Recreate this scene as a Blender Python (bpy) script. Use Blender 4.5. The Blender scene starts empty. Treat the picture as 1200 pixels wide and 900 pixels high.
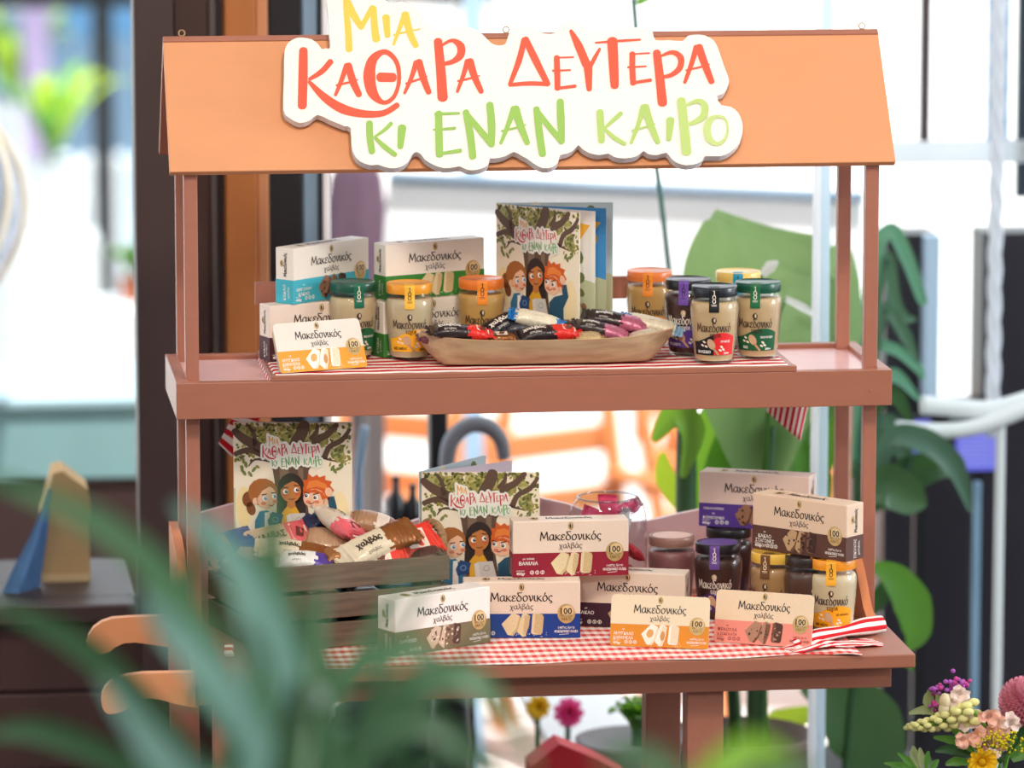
import bpy, bmesh, math, random
from mathutils import Vector, Matrix, Euler
from mathutils.geometry import tessellate_polygon
SC = bpy.context.scene
COL = SC.collection
PI = math.pi

# ------------------------------------------------------------------ camera
FPX, CAM = 5866.7, Vector((-.9277, -7.133, 2.224))
YAW, PIT = .1242, .1565
CF = Vector((math.sin(YAW)*math.cos(PIT), math.cos(YAW)*math.cos(PIT), -math.sin(PIT)))
CR = Vector((math.cos(YAW), -math.sin(YAW), 0))
CU = CR.cross(CF)
cd = bpy.data.cameras.new('camera'); cam = bpy.data.objects.new('camera', cd); COL.objects.link(cam)
cam.matrix_world = Matrix(((CR.x, CU.x, -CF.x, CAM.x), (CR.y, CU.y, -CF.y, CAM.y), (CR.z, CU.z, -CF.z, CAM.z), (0, 0, 0, 1)))
cd.sensor_width = 36; cd.lens = FPX*36/1200; cd.clip_end = 300; cd.clip_start = .05
cd.dof.use_dof = True; cd.dof.focus_distance = 7.27; cd.dof.aperture_fstop = 2.5
SC.camera = cam
SC.view_settings.view_transform = 'Standard'; SC.view_settings.look = 'None'
SC.view_settings.gamma = 1; SC.view_settings.use_curve_mapping = False
SC.view_settings.exposure = -0.12

def PY(u, v, y):
    d = CF + CR*((u-600)/FPX) - CU*((v-450)/FPX)
    return CAM + d*((y-CAM.y)/d.y)
def PZ(u, v, z):
    d = CF + CR*((u-600)/FPX) - CU*((v-450)/FPX)
    return CAM + d*((z-CAM.z)/d.z)
def PN(u, v, p, n):
    d = CF + CR*((u-600)/FPX) - CU*((v-450)/FPX)
    return CAM + d*((p-CAM).dot(n)/d.dot(n))

# ------------------------------------------------------------------ world and lights
W = bpy.data.worlds.new('sky'); SC.world = W; W.use_nodes = True
nt = W.node_tree; nt.nodes.clear()
wo = nt.nodes.new('ShaderNodeOutputWorld'); wb = nt.nodes.new('ShaderNodeBackground')
wt = nt.nodes.new('ShaderNodeTexCoord'); ws = nt.nodes.new('ShaderNodeSeparateXYZ')
wr = nt.nodes.new('ShaderNodeMapRange'); wm = nt.nodes.new('ShaderNodeMix'); wm.data_type = 'RGBA'
nt.links.new(wt.outputs['Generated'], ws.inputs[0]); wx = nt.nodes.new('ShaderNodeMath'); wx.operation = 'ABSOLUTE'; wy = nt.nodes.new('ShaderNodeMath'); wy.operation = 'MULTIPLY_ADD'; wy.inputs[1].default_value = .5
nt.links.new(ws.outputs['X'], wx.inputs[0]); nt.links.new(wx.outputs[0], wy.inputs[0]); nt.links.new(ws.outputs['Y'], wy.inputs[2])
nt.links.new(wy.outputs[0], wr.inputs['Value'])
wr.inputs['From Min'].default_value = -.25; wr.inputs['From Max'].default_value = .6
nt.links.new(wr.outputs['Result'], wm.inputs[0])
wm.inputs[6].default_value = (.47, .45, .44, 1)      # towards the shop behind the camera
wm.inputs[7].default_value = (1.9, 2.0, 2.15, 1)     # daylight side
nt.links.new(wm.outputs[2], wb.inputs['Color']); nt.links.new(wb.outputs[0], wo.inputs['Surface'])
wb.inputs['Strength'].default_value = 1.0

def light(name, kind, loc, target, power, col, size=.5):
    l = bpy.data.lights.new(name, kind); o = bpy.data.objects.new(name, l); COL.objects.link(o)
    l.energy = power; l.color = col; o.location = loc
    o.rotation_euler = (Vector(target)-Vector(loc)).to_track_quat('-Z', 'Y').to_euler()
    if kind == 'AREA': l.shape = 'DISK'; l.size = size
    return o
sun = light('sun', 'SUN', (0, -5, 20), (-1.5, 1.5, 0), 8.0, (1, .98, .95)); sun.data.angle = .03
light('assumed_ceiling_spot_or_fill', 'AREA', (.1, -2.0, 3.1), (.1, 0, 1.0), 40, (1, .86, .70), .35)  # unseen lamp, assumed from the warm light above and the sign's shadow
light('assumed_ceiling_spot_or_fill', 'AREA', (-1.5, -2.4, 3.1), (-.2, 0, .9), 17, (1, .86, .72), .35)  # second unseen lamp, assumed as part of the same warm light
light('assumed_ceiling_spot_or_fill', 'AREA', (-1.2, -5.0, 3.1), (-.8, -3.6, 1.2), 60, (1, .95, .88), .4)  # unseen fill, added to brighten the foreground leaves

light('assumed_right_daylight', 'AREA', (4.6, -1.2, 1.9), (.3, 0, 1.0), 130, (.86, .93, 1), 1.8)  # unseen area light; side daylight assumed from bright right faces, no window built
# ------------------------------------------------------------------ materials
def lin(c):
    c = c/255
    return c/12.92 if c <= .04045 else ((c+.055)/1.055)**2.4
def rgba(c): return (lin(c[0]), lin(c[1]), lin(c[2]), 1)
MATS = {}
def mat(name, col, rough=.6, spec=.4, noise=0, scale=40, stretch=(1, 1, 1), bump=0, coat=0, metal=0, trans=0, col2=None):
    if name in MATS: return MATS[name]
    m = bpy.data.materials.new(name); m.use_nodes = True; t = m.node_tree
    b = t.nodes['Principled BSDF']
    b.inputs['Base Color'].default_value = rgba(col); b.inputs['Roughness'].default_value = rough
    b.inputs['Specular IOR Level'].default_value = spec; b.inputs['Metallic'].default_value = metal
    b.inputs['Coat Weight'].default_value = coat; b.inputs['Coat Roughness'].default_value = .08
    if trans:
        tr = t.nodes.new('ShaderNodeBsdfTranslucent'); tr.inputs[0].default_value = rgba(col2 or col)
        mx = t.nodes.new('ShaderNodeMixShader'); mx.inputs[0].default_value = trans
        t.links.new(b.outputs[0], mx.inputs[1]); t.links.new(tr.outputs[0], mx.inputs[2])
        t.links.new(mx.outputs[0], t.nodes['Material Output'].inputs['Surface'])
    if noise or bump:
        tc = t.nodes.new('ShaderNodeTexCoord'); mp = t.nodes.new('ShaderNodeMapping')
        mp.inputs['Scale'].default_value = stretch
        n = t.nodes.new('ShaderNodeTexNoise'); n.inputs['Scale'].default_value = scale; n.inputs['Detail'].default_value = 5
        t.links.new(tc.outputs['Object'], mp.inputs[0]); t.links.new(mp.outputs[0], n.inputs['Vector'])
        if noise:
            r = t.nodes.new('ShaderNodeValToRGB')
            c = rgba(col); k = 1-noise
            r.color_ramp.elements[0].position = .3; r.color_ramp.elements[1].position = .7
            r.color_ramp.elements[0].color = rgba(col2) if (col2 and not trans) else (c[0]*k, c[1]*k, c[2]*k, 1)
            r.color_ramp.elements[1].color = c
            t.links.new(n.outputs[0], r.inputs[0]); t.links.new(r.outputs[0], b.inputs['Base Color'])
        if bump:
            bp = t.nodes.new('ShaderNodeBump'); bp.inputs['Strength'].default_value = bump; bp.inputs['Distance'].default_value = .001
            t.links.new(n.outputs[0], bp.inputs['Height']); t.links.new(bp.outputs[0], b.inputs['Normal'])
    MATS[name] = m
    return m
def ink(c):      # printed flat colour
    return mat('ink_%d_%d_%d' % tuple(c), c, .5, .3)
def glassmat(name, tint=(255, 255, 255), ior=1.45, rough=.02, dens=0.0):
    if name in MATS: return MATS[name]
    m = bpy.data.materials.new(name); m.use_nodes = True; t = m.node_tree; t.nodes.clear()
    o = t.nodes.new('ShaderNodeOutputMaterial'); a = t.nodes.new('ShaderNodeBsdfTransparent'); g = t.nodes.new('ShaderNodeBsdfGlossy')
    lw = t.nodes.new('ShaderNodeLayerWeight'); lw.inputs['Blend'].default_value = .5; x = t.nodes.new('ShaderNodeMixShader')
    pw = t.nodes.new('ShaderNodeMath'); pw.operation = 'POWER'; pw.inputs[1].default_value = 4.0
    f = t.nodes.new('ShaderNodeMath'); f.operation = 'MULTIPLY_ADD'; f.inputs[1].default_value = .75; f.inputs[2].default_value = ((ior-1)/(ior+1))**2
    t.links.new(lw.outputs['Facing'], pw.inputs[0]); t.links.new(pw.outputs[0], f.inputs[0])
    a.inputs[0].default_value = rgba(tint); g.inputs['Roughness'].default_value = rough
    t.links.new(f.outputs[0], x.inputs[0]); t.links.new(a.outputs[0], x.inputs[1]); t.links.new(g.outputs[0], x.inputs[2])
    t.links.new(x.outputs[0], o.inputs['Surface'])
    MATS[name] = m
    return m
def clothmat(name, gingham, per=.0125):
    m = bpy.data.materials.new(name); m.use_nodes = True; t = m.node_tree; b = t.nodes['Principled BSDF']
    b.inputs['Roughness'].default_value = .9; b.inputs['Specular IOR Level'].default_value = .15
    uv = t.nodes.new('ShaderNodeUVMap'); uv.uv_map = 'UVMap'
    s = t.nodes.new('ShaderNodeSeparateXYZ'); t.links.new(uv.outputs[0], s.inputs[0])
    def band(out, p, lo):
        a = t.nodes.new('ShaderNodeMath'); a.operation = 'DIVIDE'; a.inputs[1].default_value = p
        f = t.nodes.new('ShaderNodeMath'); f.operation = 'FRACT'; g = t.nodes.new('ShaderNodeMath'); g.operation = 'GREATER_THAN'; g.inputs[1].default_value = lo
        t.links.new(out, a.inputs[0]); t.links.new(a.outputs[0], f.inputs[0]); t.links.new(f.outputs[0], g.inputs[0])
        return g.outputs[0]
    bv = band(s.outputs['Y'], per, .5)
    mx = t.nodes.new('ShaderNodeMix'); mx.data_type = 'RGBA'
    mx.inputs[6].default_value = rgba((246, 236, 228)); mx.inputs[7].default_value = rgba((205, 35, 45))
    if gingham:
        bu = band(s.outputs['X'], per*.95, .5)
        a = t.nodes.new('ShaderNodeMath'); a.operation = 'MULTIPLY'; a.inputs[1].default_value = .28
        c = t.nodes.new('ShaderNodeMath'); c.operation = 'MULTIPLY_ADD'; c.inputs[1].default_value = .68
        t.links.new(bu, a.inputs[0]); t.links.new(bv, c.inputs[0]); t.links.new(a.outputs[0], c.inputs[2])
        mx.inputs[7].default_value = rgba((222, 54, 46))
        t.links.new(c.outputs[0], mx.inputs[0])
    else: t.links.new(bv, mx.inputs[0])
    t.links.new(mx.outputs[2], b.inputs['Base Color'])
    MATS[name] = m
    return m

# ------------------------------------------------------------------ mesh building
class MB:
    def __init__(s): s.v = []; s.f = []; s.m = []; s.mats = []; s.sm = []; s.uv = None
    def mi(s, m):
        if m not in s.mats: s.mats.append(m)
        return s.mats.index(m)
    def add(s, vf, m, M=None, smooth=False):
        v, f = vf; b = len(s.v); k = s.mi(m)
        for p in v:
            p = Vector(p)
            s.v.append(M @ p if M is not None else p)
        for q in f:
            s.f.append([b+i for i in q]); s.m.append(k); s.sm.append(smooth)
        return s
    def build(s, name, parent=None, loc=None, rot=None):
        me = bpy.data.meshes.new(name); me.from_pydata([tuple(p) for p in s.v], [], s.f)
        for m in s.mats: me.materials.append(m)
        me.polygons.foreach_set('material_index', s.m); me.polygons.foreach_set('use_smooth', s.sm)
        if s.uv:
            l = me.uv_layers.new(name='UVMap')
            for lp in me.loops: l.data[lp.index].uv = s.uv[lp.vertex_index]
        me.update()
        o = bpy.data.objects.new(name, me); COL.objects.link(o)
        if parent: o.parent = parent
        if loc is not None: o.location = loc
        if rot is not None: o.rotation_euler = rot
        return o
def T(x, y, z): return Matrix.Translation((x, y, z))
def RX(a): return Matrix.Rotation(a, 4, 'X')
def RY(a): return Matrix.Rotation(a, 4, 'Y')
def RZ(a): return Matrix.Rotation(a, 4, 'Z')
def bmvf(bm):
    bm.verts.index_update()
    r = ([v.co.copy() for v in bm.verts], [[v.index for v in f.verts] for f in bm.faces]); bm.free(); return r
def rbox(sx, sy, sz, bev=.002, seg=2, bottom=False):
    bm = bmesh.new(); bmesh.ops.create_cube(bm, size=1)
    bmesh.ops.scale(bm, vec=(sx, sy, sz), verts=bm.verts)
    if bev: bmesh.ops.bevel(bm, geom=bm.edges[:], offset=min(bev, .45*min(sx, sy, sz)), segments=seg, affect='EDGES', profile=.5)
    if bottom: bmesh.ops.translate(bm, vec=(0, 0, sz/2), verts=bm.verts)
    return bmvf(bm)
def box2(x0, x1, y0, y1, z0, z1, bev=.002):
    v, f = rbox(x1-x0, y1-y0, z1-z0, bev); c = Vector(((x0+x1)/2, (y0+y1)/2, (z0+z1)/2))
    return [p+c for p in v], f
def lathe(prof, seg=32):
    v = []; f = []; rows = []
    for r, z in prof:
        if r < 1e-6: rows.append([len(v)]); v.append(Vector((0, 0, z)))
        else:
            rows.append(list(range(len(v), len(v)+seg)))
            for i in range(seg):
                a = 2*PI*i/seg; v.append(Vector((r*math.cos(a), r*math.sin(a), z)))
    for a, b in zip(rows, rows[1:]):
        for i in range(seg):
            j = (i+1) % seg
            if len(a) == 1 and len(b) == 1: continue
            if len(a) == 1: f.append([a[0], b[j], b[i]][::-1])
            elif len(b) == 1: f.append([a[i], a[j], b[0]])
            else: f.append([a[i], a[j], b[j], b[i]])
    return v, f
def spline(pts, n=6, closed=False):
    pts = [Vector(p) for p in pts]; N = len(pts)
    if N < 3 and not closed: 
        return [pts[0].lerp(pts[-1], i/n) for i in range(n+1)]
    out = []; rng = range(N if closed else N-1)
    for i in rng:
        if closed: a, b, c, d = pts[(i-1) % N], pts[i], pts[(i+1) % N], pts[(i+2) % N]
        else: a, b, c, d = pts[max(i-1, 0)], pts[i], pts[i+1], pts[min(i+2, N-1)]
        for k in range(n):
            t = k/n
            out.append(.5*((2*b)+(c-a)*t+(2*a-5*b+4*c-d)*t*t+(3*b-a-3*c+d)*t**3))
    if not closed: out.append(pts[-1])
    return out
def lerpw(ws, N):
    if not hasattr(ws, '__len__'): return [ws]*N
    r = []
    for i in range(N):
        t = i/(N-1)*(len(ws)-1); k = min(int(t), len(ws)-2) if len(ws) > 1 else 0
        r.append(ws[k]+(ws[min(k+1, len(ws)-1)]-ws[k])*(t-k))
    return r
def tube(pts, rad, seg=8, n=6, closed=False, sp=True, flat=1.0):
    P = spline(pts, n, closed) if sp else [Vector(p) for p in pts]
    N = len(P); R = lerpw(rad, N); v = []; f = []
    t0 = (P[1]-P[0]).normalized(); up = Vector((0, 0, 1)) if abs(t0.z) < .9 else Vector((0, 1, 0))
    nrm = (up-t0*up.dot(t0)).normalized()
    for i in range(N):
        if closed: t = (P[(i+1) % N]-P[i-1]).normalized()
        else: t = (P[min(i+1, N-1)]-P[max(i-1, 0)]).normalized()
        nrm = (nrm-t*nrm.dot(t)).normalized(); b = t.cross(nrm)
        for k in range(seg):
            a = 2*PI*k/seg; v.append(P[i]+(nrm*math.cos(a)*flat+b*math.sin(a))*R[i])
    for i in range(N if closed else N-1):
        j = (i+1) % N
        for k in range(seg):
            l = (k+1) % seg; f.append([i*seg+k, i*seg+l, j*seg+l, j*seg+k])
    if not closed: f.append(list(range(seg))[::-1]); f.append([(N-1)*seg+k for k in range(seg)])
    return v, f
def ball(r, M=None, sub=2, sc=(1, 1, 1)):
    bm = bmesh.new(); bmesh.ops.create_icosphere(bm, subdivisions=sub, radius=r); v, f = bmvf(bm)
    v = [Vector((p.x*sc[0], p.y*sc[1], p.z*sc[2])) for p in v]
    return ([M @ p for p in v] if M is not None else v), f
def tess(pts):
    return [list(t) for t in tessellate_polygon([[Vector((p[0], p[1], 0)) for p in pts]])]
def area2(p): return sum(p[i-1][0]*p[i][1]-p[i][0]*p[i-1][1] for i in range(len(p)))/2
def prism(pts, d, fn=None):
    """outline (x, z) thickened from y=0 (front) to y=d"""
    if area2(pts) < 0: pts = pts[::-1]
    n = len(pts); tr = tess(pts)
    v = [Vector((p[0], 0, p[1])) for p in pts]+[Vector((p[0], d, p[1])) for p in pts]; f = []
    for t in tr:
        a = area2([pts[i] for i in t])
        t = t if a > 0 else t[::-1]
        f.append(t); f.append([i+n for i in t[::-1]])
    for i in range(n):
        j = (i+1) % n; f.append([i, i+n, j+n, j])
    return v, f

# ------------------------------------------------------------------ printed artwork (flat ink shapes laid on a surface)
_tc = {}
def fontmesh(s, bold=0):
    k = (s, bold)
    if k in _tc: return _tc[k]
    c = bpy.data.curves.new('t', 'FONT'); c.body = s; c.size = 1; c.resolution_u = 2; c.offset = bold; c.align_x = 'LEFT'
    o = bpy.data.objects.new('t', c); COL.objects.link(o)
    dg = bpy.context.evaluated_depsgraph_get(); dg.update(); e = o.evaluated_get(dg); me = e.to_mesh()
    v = [(p.co.x, p.co.y) for p in me.vertices]; f = [list(p.vertices) for p in me.polygons]
    e.to_mesh_clear(); bpy.data.objects.remove(o); bpy.data.curves.remove(c)
    if v:
        x0 = min(p[0] for p in v); v = [(p[0]-x0, p[1]) for p in v]
    _tc[k] = (v, f)
    return _tc[k]
def ribbon(pts, w, n=6, closed=False, smooth=True):
    P = spline([(p[0], p[1], 0) for p in pts], n, closed) if smooth else [Vector((p[0], p[1], 0)) for p in pts]
    N = len(P); Wd = lerpw(list(w)+[w[0]] if (closed and hasattr(w, '__len__')) else w, N); v = []; f = []
    for i in range(N):
        t = (P[(i+1) % N]-P[i-1]) if closed else (P[min(i+1, N-1)]-P[max(i-1, 0)])
        t = t.normalized(); nn = Vector((-t.y, t.x, 0))
        v += [P[i]+nn*Wd[i]/2, P[i]-nn*Wd[i]/2]
    for i in range(N if closed else N-1):
        j = (i+1) % N; f.append([2*i, 2*i+1, 2*j+1, 2*j])
    if not closed:
        for e, s in ((0, -1), (N-1, 1)):
            t = (P[1]-P[0] if e == 0 else P[-1]-P[-2]).normalized()*s; nn = Vector((-t.y, t.x, 0)); r = Wd[e]/2; b = len(v)
            v += [P[e]+(nn*math.cos(a)+t*math.sin(a)*.8)*r for a in [PI*k/5 for k in range(6)]]
            f.append([b+k for k in range(6)])
    return [(p.x, p.y) for p in v], f
GL = {  # strokes of a brush-pen alphabet, x-height .46
 'Μ': (.70, [[(.02, 0), (.1, .7)], [(.1, .7), (.3, .16)], [(.3, .16), (.54, .7)], [(.54, .7), (.62, 0)]]),
 'α': (.50, [[(.36, .42), (.22, .47), (.06, .3), (.07, .1), (.2, 0), (.34, .16), (.38, .44)], [(.38, .44), (.37, .12), (.46, .01)]]),
 'κ': (.44, [[(.06, .46), (.06, 0)], [(.36, .45), (.09, .22)], [(.12, .24), (.38, 0)]]),
 'ε': (.40, [[(.33, .4), (.2, .47), (.07, .38), (.17, .25), (.22, .245)], [(.19, .25), (.04, .12), (.16, .0), (.34, .07)]]),
 'δ': (.48, [[(.2, .43), (.05, .32), (.06, .1), (.2, .0), (.35, .08), (.37, .28), (.26, .42), (.14, .53), (.1, .69)], [(.09, .7), (.24, .7), (.42, .7)]]),
 'ο': (.46, [[(.2, .46), (.05, .3), (.1, .04), (.26, .01), (.39, .2), (.33, .42), (.2, .46)]]),
 'ν': (.42, [[(.02, .46), (.1, .4), (.18, .0)], [(.18, 0), (.35, .25), (.33, .46)]]),
 'ι': (.24, [[(.07, .46), (.07, .1), (.18, .01)]]),
 'ς': (.38, [[(.33, .41), (.2, .46), (.05, .28), (.12, .06), (.27, .0), (.28, -.12), (.16, -.16)]]),
 'χ': (.42, [[(.0, .44), (.1, .4), (.28, -.16), (.38, -.2)], [(.36, .46), (.02, -.2)]]),
 'λ': (.42, [[(.02, .68), (.12, .62), (.28, .1), (.38, .01)], [(.19, .4), (.02, 0)]]),
 'β': (.44, [[(.05, -.2), (.06, .5), (.2, .69), (.32, .54), (.16, .37)], [(.16, .37), (.37, .27), (.33, .03), (.07, .05)]]),
 'τ': (.40, [[(.0, .4), (.12, .45), (.37, .45)], [(.2, .44), (.18, .1), (.3, .01)]]),
 'η': (.44, [[(.06, .46), (.07, 0)], [(.07, .3), (.22, .46), (.34, .38), (.34, -.2)]]),
}
for a, b in (('ό', 'ο'), ('ά', 'α'), ('ί', 'ι')):
    w_, s_ = GL[b]; c_ = w_*.42; GL[a] = (w_, s_+[[(c_+.06, .72), (c_-.01, .56)]])
class Art:
    def __init__(s): s.it = []
    def raw(s, v, f, m, L): s.it.append((v, f, m, L)); return s
    def poly(s, p, m, L=1): return s.raw(list(p), tess(p), m, L)
    def rect(s, x0, y0, x1, y1, m, L=1, nx=1):
        v = []; f = []
        for i in range(nx+1):
            x = x0+(x1-x0)*i/nx; v += [(x, y0), (x, y1)]
        for i in range(nx): f.append([2*i, 2*i+2, 2*i+3, 2*i+1])
        return s.raw(v, f, m, L)
    def ell(s, cx, cy, rx, ry, m, L=1, rot=0, n=14):
        c, q = math.cos(rot), math.sin(rot)
        v = [(cx+rx*math.cos(2*PI*i/n)*c-ry*math.sin(2*PI*i/n)*q, cy+rx*math.cos(2*PI*i/n)*q+ry*math.sin(2*PI*i/n)*c) for i in range(n)]
        return s.raw(v, [list(range(n))], m, L)
    def stroke(s, p, w, m, L=1, closed=False, n=6, smooth=True):
        v, f = ribbon(p, w, n, closed, smooth); return s.raw(v, f, m, L)
    def text(s, tx, cx, cy, h, m, L=1, al='C', bold=0, maxw=None, rot=0):
        v, f = fontmesh(tx, bold)
        if not v: return s
        w = max(p[0] for p in v); k = h/.72; kx = k
        if maxw and w*k > maxw: kx = maxw/w
        x0 = cx-(w*kx/2 if al == 'C' else (w*kx if al == 'R' else 0))
        V = [(x0+p[0]*kx, cy-h/2+p[1]*k) for p in v]
        if rot:
            c, q = math.cos(rot), math.sin(rot); V = [(cx+(x-cx)*c-(y-cy)*q, cy+(x-cx)*q+(y-cy)*c) for x, y in V]
        return s.raw(V, f, m, L)
    def logo(s, tx, cx, y, w, m, L=1, wt=.075, ht=None, rot=0):
        tot = sum(GL[c][0] if c in GL else .25 for c in tx); k = w/tot; kh = ht/.7 if ht else k; x = cx-w/2
        c0, q0 = math.cos(rot), math.sin(rot)
        for c in tx:
            if c in GL:
                for st in GL[c][1]:
                    P = [(x+a*k, y+b*kh) for a, b in st]
                    S = spline([(a, b, 0) for a, b in P], 5); ws = []
                    for i in range(len(S)):   # broad-nib pen: thick down-strokes, thin side-strokes
                        d = S[min(i+1, len(S)-1)]-S[max(i-1, 0)]; an = math.atan2(d.y, d.x)
                        ws.append(k*wt*(.75+.75*abs(math.sin(an-.45))))
                    if rot: S = [Vector((cx+(p.x-cx)*c0-(p.y-y)*q0, y+(p.x-cx)*q0+(p.y-y)*c0, 0)) for p in S]
                    v, f = ribbon([(p.x, p.y) for p in S], ws, smooth=False); s.raw(v, f, m, L)
                x += GL[c][0]*k
            else: x += .25*k
        return s
    def sub(s, other, fn, dL=0):
        for v, f, m, L in other.it: s.raw([fn(*p) for p in v], f, m, L+dL)
        return s
    def place(s, mb, fn):
        for v, f, m, L in s.it:
            P = [fn(x, y, L) for x, y in v]
            nrm = fn(v[0][0], v[0][1], L+50)-P[0]
            for q in f:
                if len(q) < 3: continue
                a = (P[q[1]]-P[q[0]]).cross(P[q[2]]-P[q[0]])
                mb.add(([P[i] for i in q], [list(range(len(q))) if a.dot(nrm) >= 0 else list(range(len(q)))[::-1]]), m)

# ------------------------------------------------------------------ object bookkeeping
def tag(o, label=None, cat=None, group=None, kind=None):
    if label: o['label'] = label
    if cat: o['category'] = cat
    if group: o['group'] = group
    if kind: o['kind'] = kind
    return o
def thing(name, label, cat, loc=(0, 0, 0), rz=0, group=None):
    o = bpy.data.objects.new(name, None); COL.objects.link(o); o.empty_display_size = .03
    o.location = loc; o.rotation_euler = (0, 0, rz)
    return tag(o, label, cat, group)
def part(name, vf, m, parent, M=None, smooth=False, label=None):
    o = MB().add(vf, m, M, smooth).build(name, parent)
    if label: o['label'] = label
    return o
def adopt(o, parent):
    o.parent = parent; o.location = Vector(o.location)-Vector(parent.location); return o
def bpx(u0, v0, u1, v1, Y, th=.03, bev=.003):
    """box whose front face stands at depth Y and spans these picture corners"""
    a = PY(u0, (v0+v1)/2, Y); b = PY(u1, (v0+v1)/2, Y); c = PY((u0+u1)/2, v0, Y); d = PY((u0+u1)/2, v1, Y)
    return box2(a.x, b.x, Y, Y+th, d.z, c.z, bev)

# ================================================================== THE SETTING
def struct(name, vf, m, label=None):
    o = MB().add(vf, m).build(name); o['kind'] = 'structure'
    if label: o['label'] = label
    return o
m_floor = mat('dark_floor', (74, 58, 52), .35, .5, .25, 6, (1, 8, 1))
m_pave = mat('pale_paving', (226, 224, 220), .8, .2, .08, 3)
m_brown = mat('brown_frame', (62, 44, 42), .45, .5, .12, 30, (1, 1, .05))
m_brown2 = mat('brown_panel', (70, 47, 44), .5, .4, .15, 20, (1, 1, .05))
m_wood = mat('oak_column', (176, 106, 52), .5, .4, .18, 18, (1, 1, .08))
m_wood_l = mat('oak_edge', (196, 134, 92), .5, .4, .12, 18, (1, 1, .08))
m_black = mat('black_profile', (22, 24, 30), .35, .5)
m_steel = mat('blue_grey_profile', (140, 172, 200), .3, .5)
m_white = mat('white_lacquer', (240, 242, 246), .4, .4)
m_grey = mat('grey_metal', (112, 104, 104), .35, .5)
m_navy = mat('dark_cladding', (46, 42, 52), .3, .5, .2, 4, (3, 1, .3))
GZ = -.5                                        # the terrace outside lies a few steps lower
struct('floor', box2(-5, 5, -9, 1.8, GZ, 0, 0), m_floor)
struct('ground', box2(-30, 40, 1.8, 70, GZ-.06, GZ, 0), m_pave)
struct('ceiling', box2(-5, 5, -9, 1.3, 3.2, 3.3, 0), m_white)
far = mat('far_render', (232, 236, 240), .8, .2, .05, 1)
struct('wall_far', box2(-30, 40, 30, 30.5, GZ, 9, 0), far)
WY = .8
z0 = PY(60, 703, WY).z
def strip(name, u0, u1, m, y=WY, th=.06, zlo=0, dz=0):
    a, b = PY(u0, 330, y).x, PY(u1, 330, y).x
    return struct(name, box2(a, b, y, y+th, zlo, 3.2, .003), m)
strip('trim_1', 160, 206, m_brown, WY-.03, .09)
strip('trim_2', 206, 247, m_brown2, WY, .06)
strip('trim_3', 247, 257, m_grey, WY+.02, .04)
strip('trim_4', 257, 266, m_brown, WY+.01, .05)
strip('trim_5', 266, 302, m_wood, WY-.05, .1)
strip('trim_6', 302, 316, m_wood_l, WY-.04, .08)
strip('trim_7', 316, 356, m_black, WY+.02, .06)
strip('trim_8', 356, 374, m_steel, WY+.03, .04)
strip('trim_9', 374, 379, m_black, WY+.02, .05)
strip('trim_10', 379, 388, m_white, WY+.02, .04)
xw = PY(247, 700, WY).x
wl = MB()
for k in range(5):
    zb = z0-.02-(k+1)*.13
    wl.add(box2(-3.2, xw, WY-.012, WY+.05, max(zb+.004, 0), zb+.128, .003), m_brown2)
wl.add(box2(-3.2, xw, WY, WY+.06, 0, z0-.02, 0), m_brown)
o = wl.build('wall_left'); o['kind'] = 'structure'
struct('trim_18', box2(-3.2, PY(160, 703, WY).x, WY-.05, WY+.35, z0-.03, z0, .004), m_brown)
m_glass = glassmat('clear_pane', (250, 253, 253), 1.25)
struct('window_1', box2(-3.2, PY(160, 450, WY).x, WY+.02, WY+.026, z0, 3.2, 0), m_glass)
# the dark cladding behind the plants on the right, glass door edge in front of it
wr0, wr1, wr2 = PY(1036, 500, 1.6).x, PY(1097, 400, 1.6).x, PY(1151, 400, 1.6).x; wz0, wz1 = PY(1120, 474, 1.6).z, PY(1100, 274, 1.6).z
mb = MB()
for q in ((wr0, wr1, 0, wz1), (wr2, 4.2, 0, wz1), (wr1, wr2, 0, wz0)): mb.add(box2(q[0], q[1], 1.6, 1.7, q[2], q[3], 0), m_navy)
mb.build('wall_right')['kind'] = 'structure'
struct('trim_13', box2(PY(1083, 400, 1.57).x, wr1, 1.57, 1.6, wz0, wz1, .002), mat('pale_blue_jamb', (190, 212, 236), .5, .4))
m_trans = mat('white_transom', (250, 252, 255), .5, .3, trans=.6, col2=(250, 252, 255))
struct('trim_14', box2(PY(1040, 180, 1.5).x, 4.2, 1.5, 1.53, PY(1100, 192, 1.5).z, PY(1100, 166, 1.5).z, .002), m_trans)
for nm_, u0, u1, v1, c in (('trim_15', 1081, 1091, 166, (72, 54, 58)), ('trim_16', 1160, 1184, 166, (150, 182, 214)), ('trim_17', 1195, 1212, 232, (44, 56, 68))):
    struct(nm_, box2(PY(u0, 80, 1.5).x, PY(u1, 80, 1.5).x, 1.505, 1.525, PY(u0, v1, 1.5).z, 3.2, .002), mat(nm_+'_paint', c, .5, .4))
struct('trim_11', bpx(952, -200, 960, 1100, .55, .012, .001), mat('acrylic_edge', (252, 254, 255), .3, .5, trans=.9, col2=(255, 255, 255)))
struct('trim_12', bpx(960.5, -200, 971, 1100, .553, .008, .001), mat('acrylic_edge_blue', (224, 238, 246), .25, .5, trans=.85, col2=(236, 246, 252)))
struct('window_2', box2(PY(970, 450, .556).x, 2.2, .556, .562, 0, 3.2, 0), m_glass)

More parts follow.
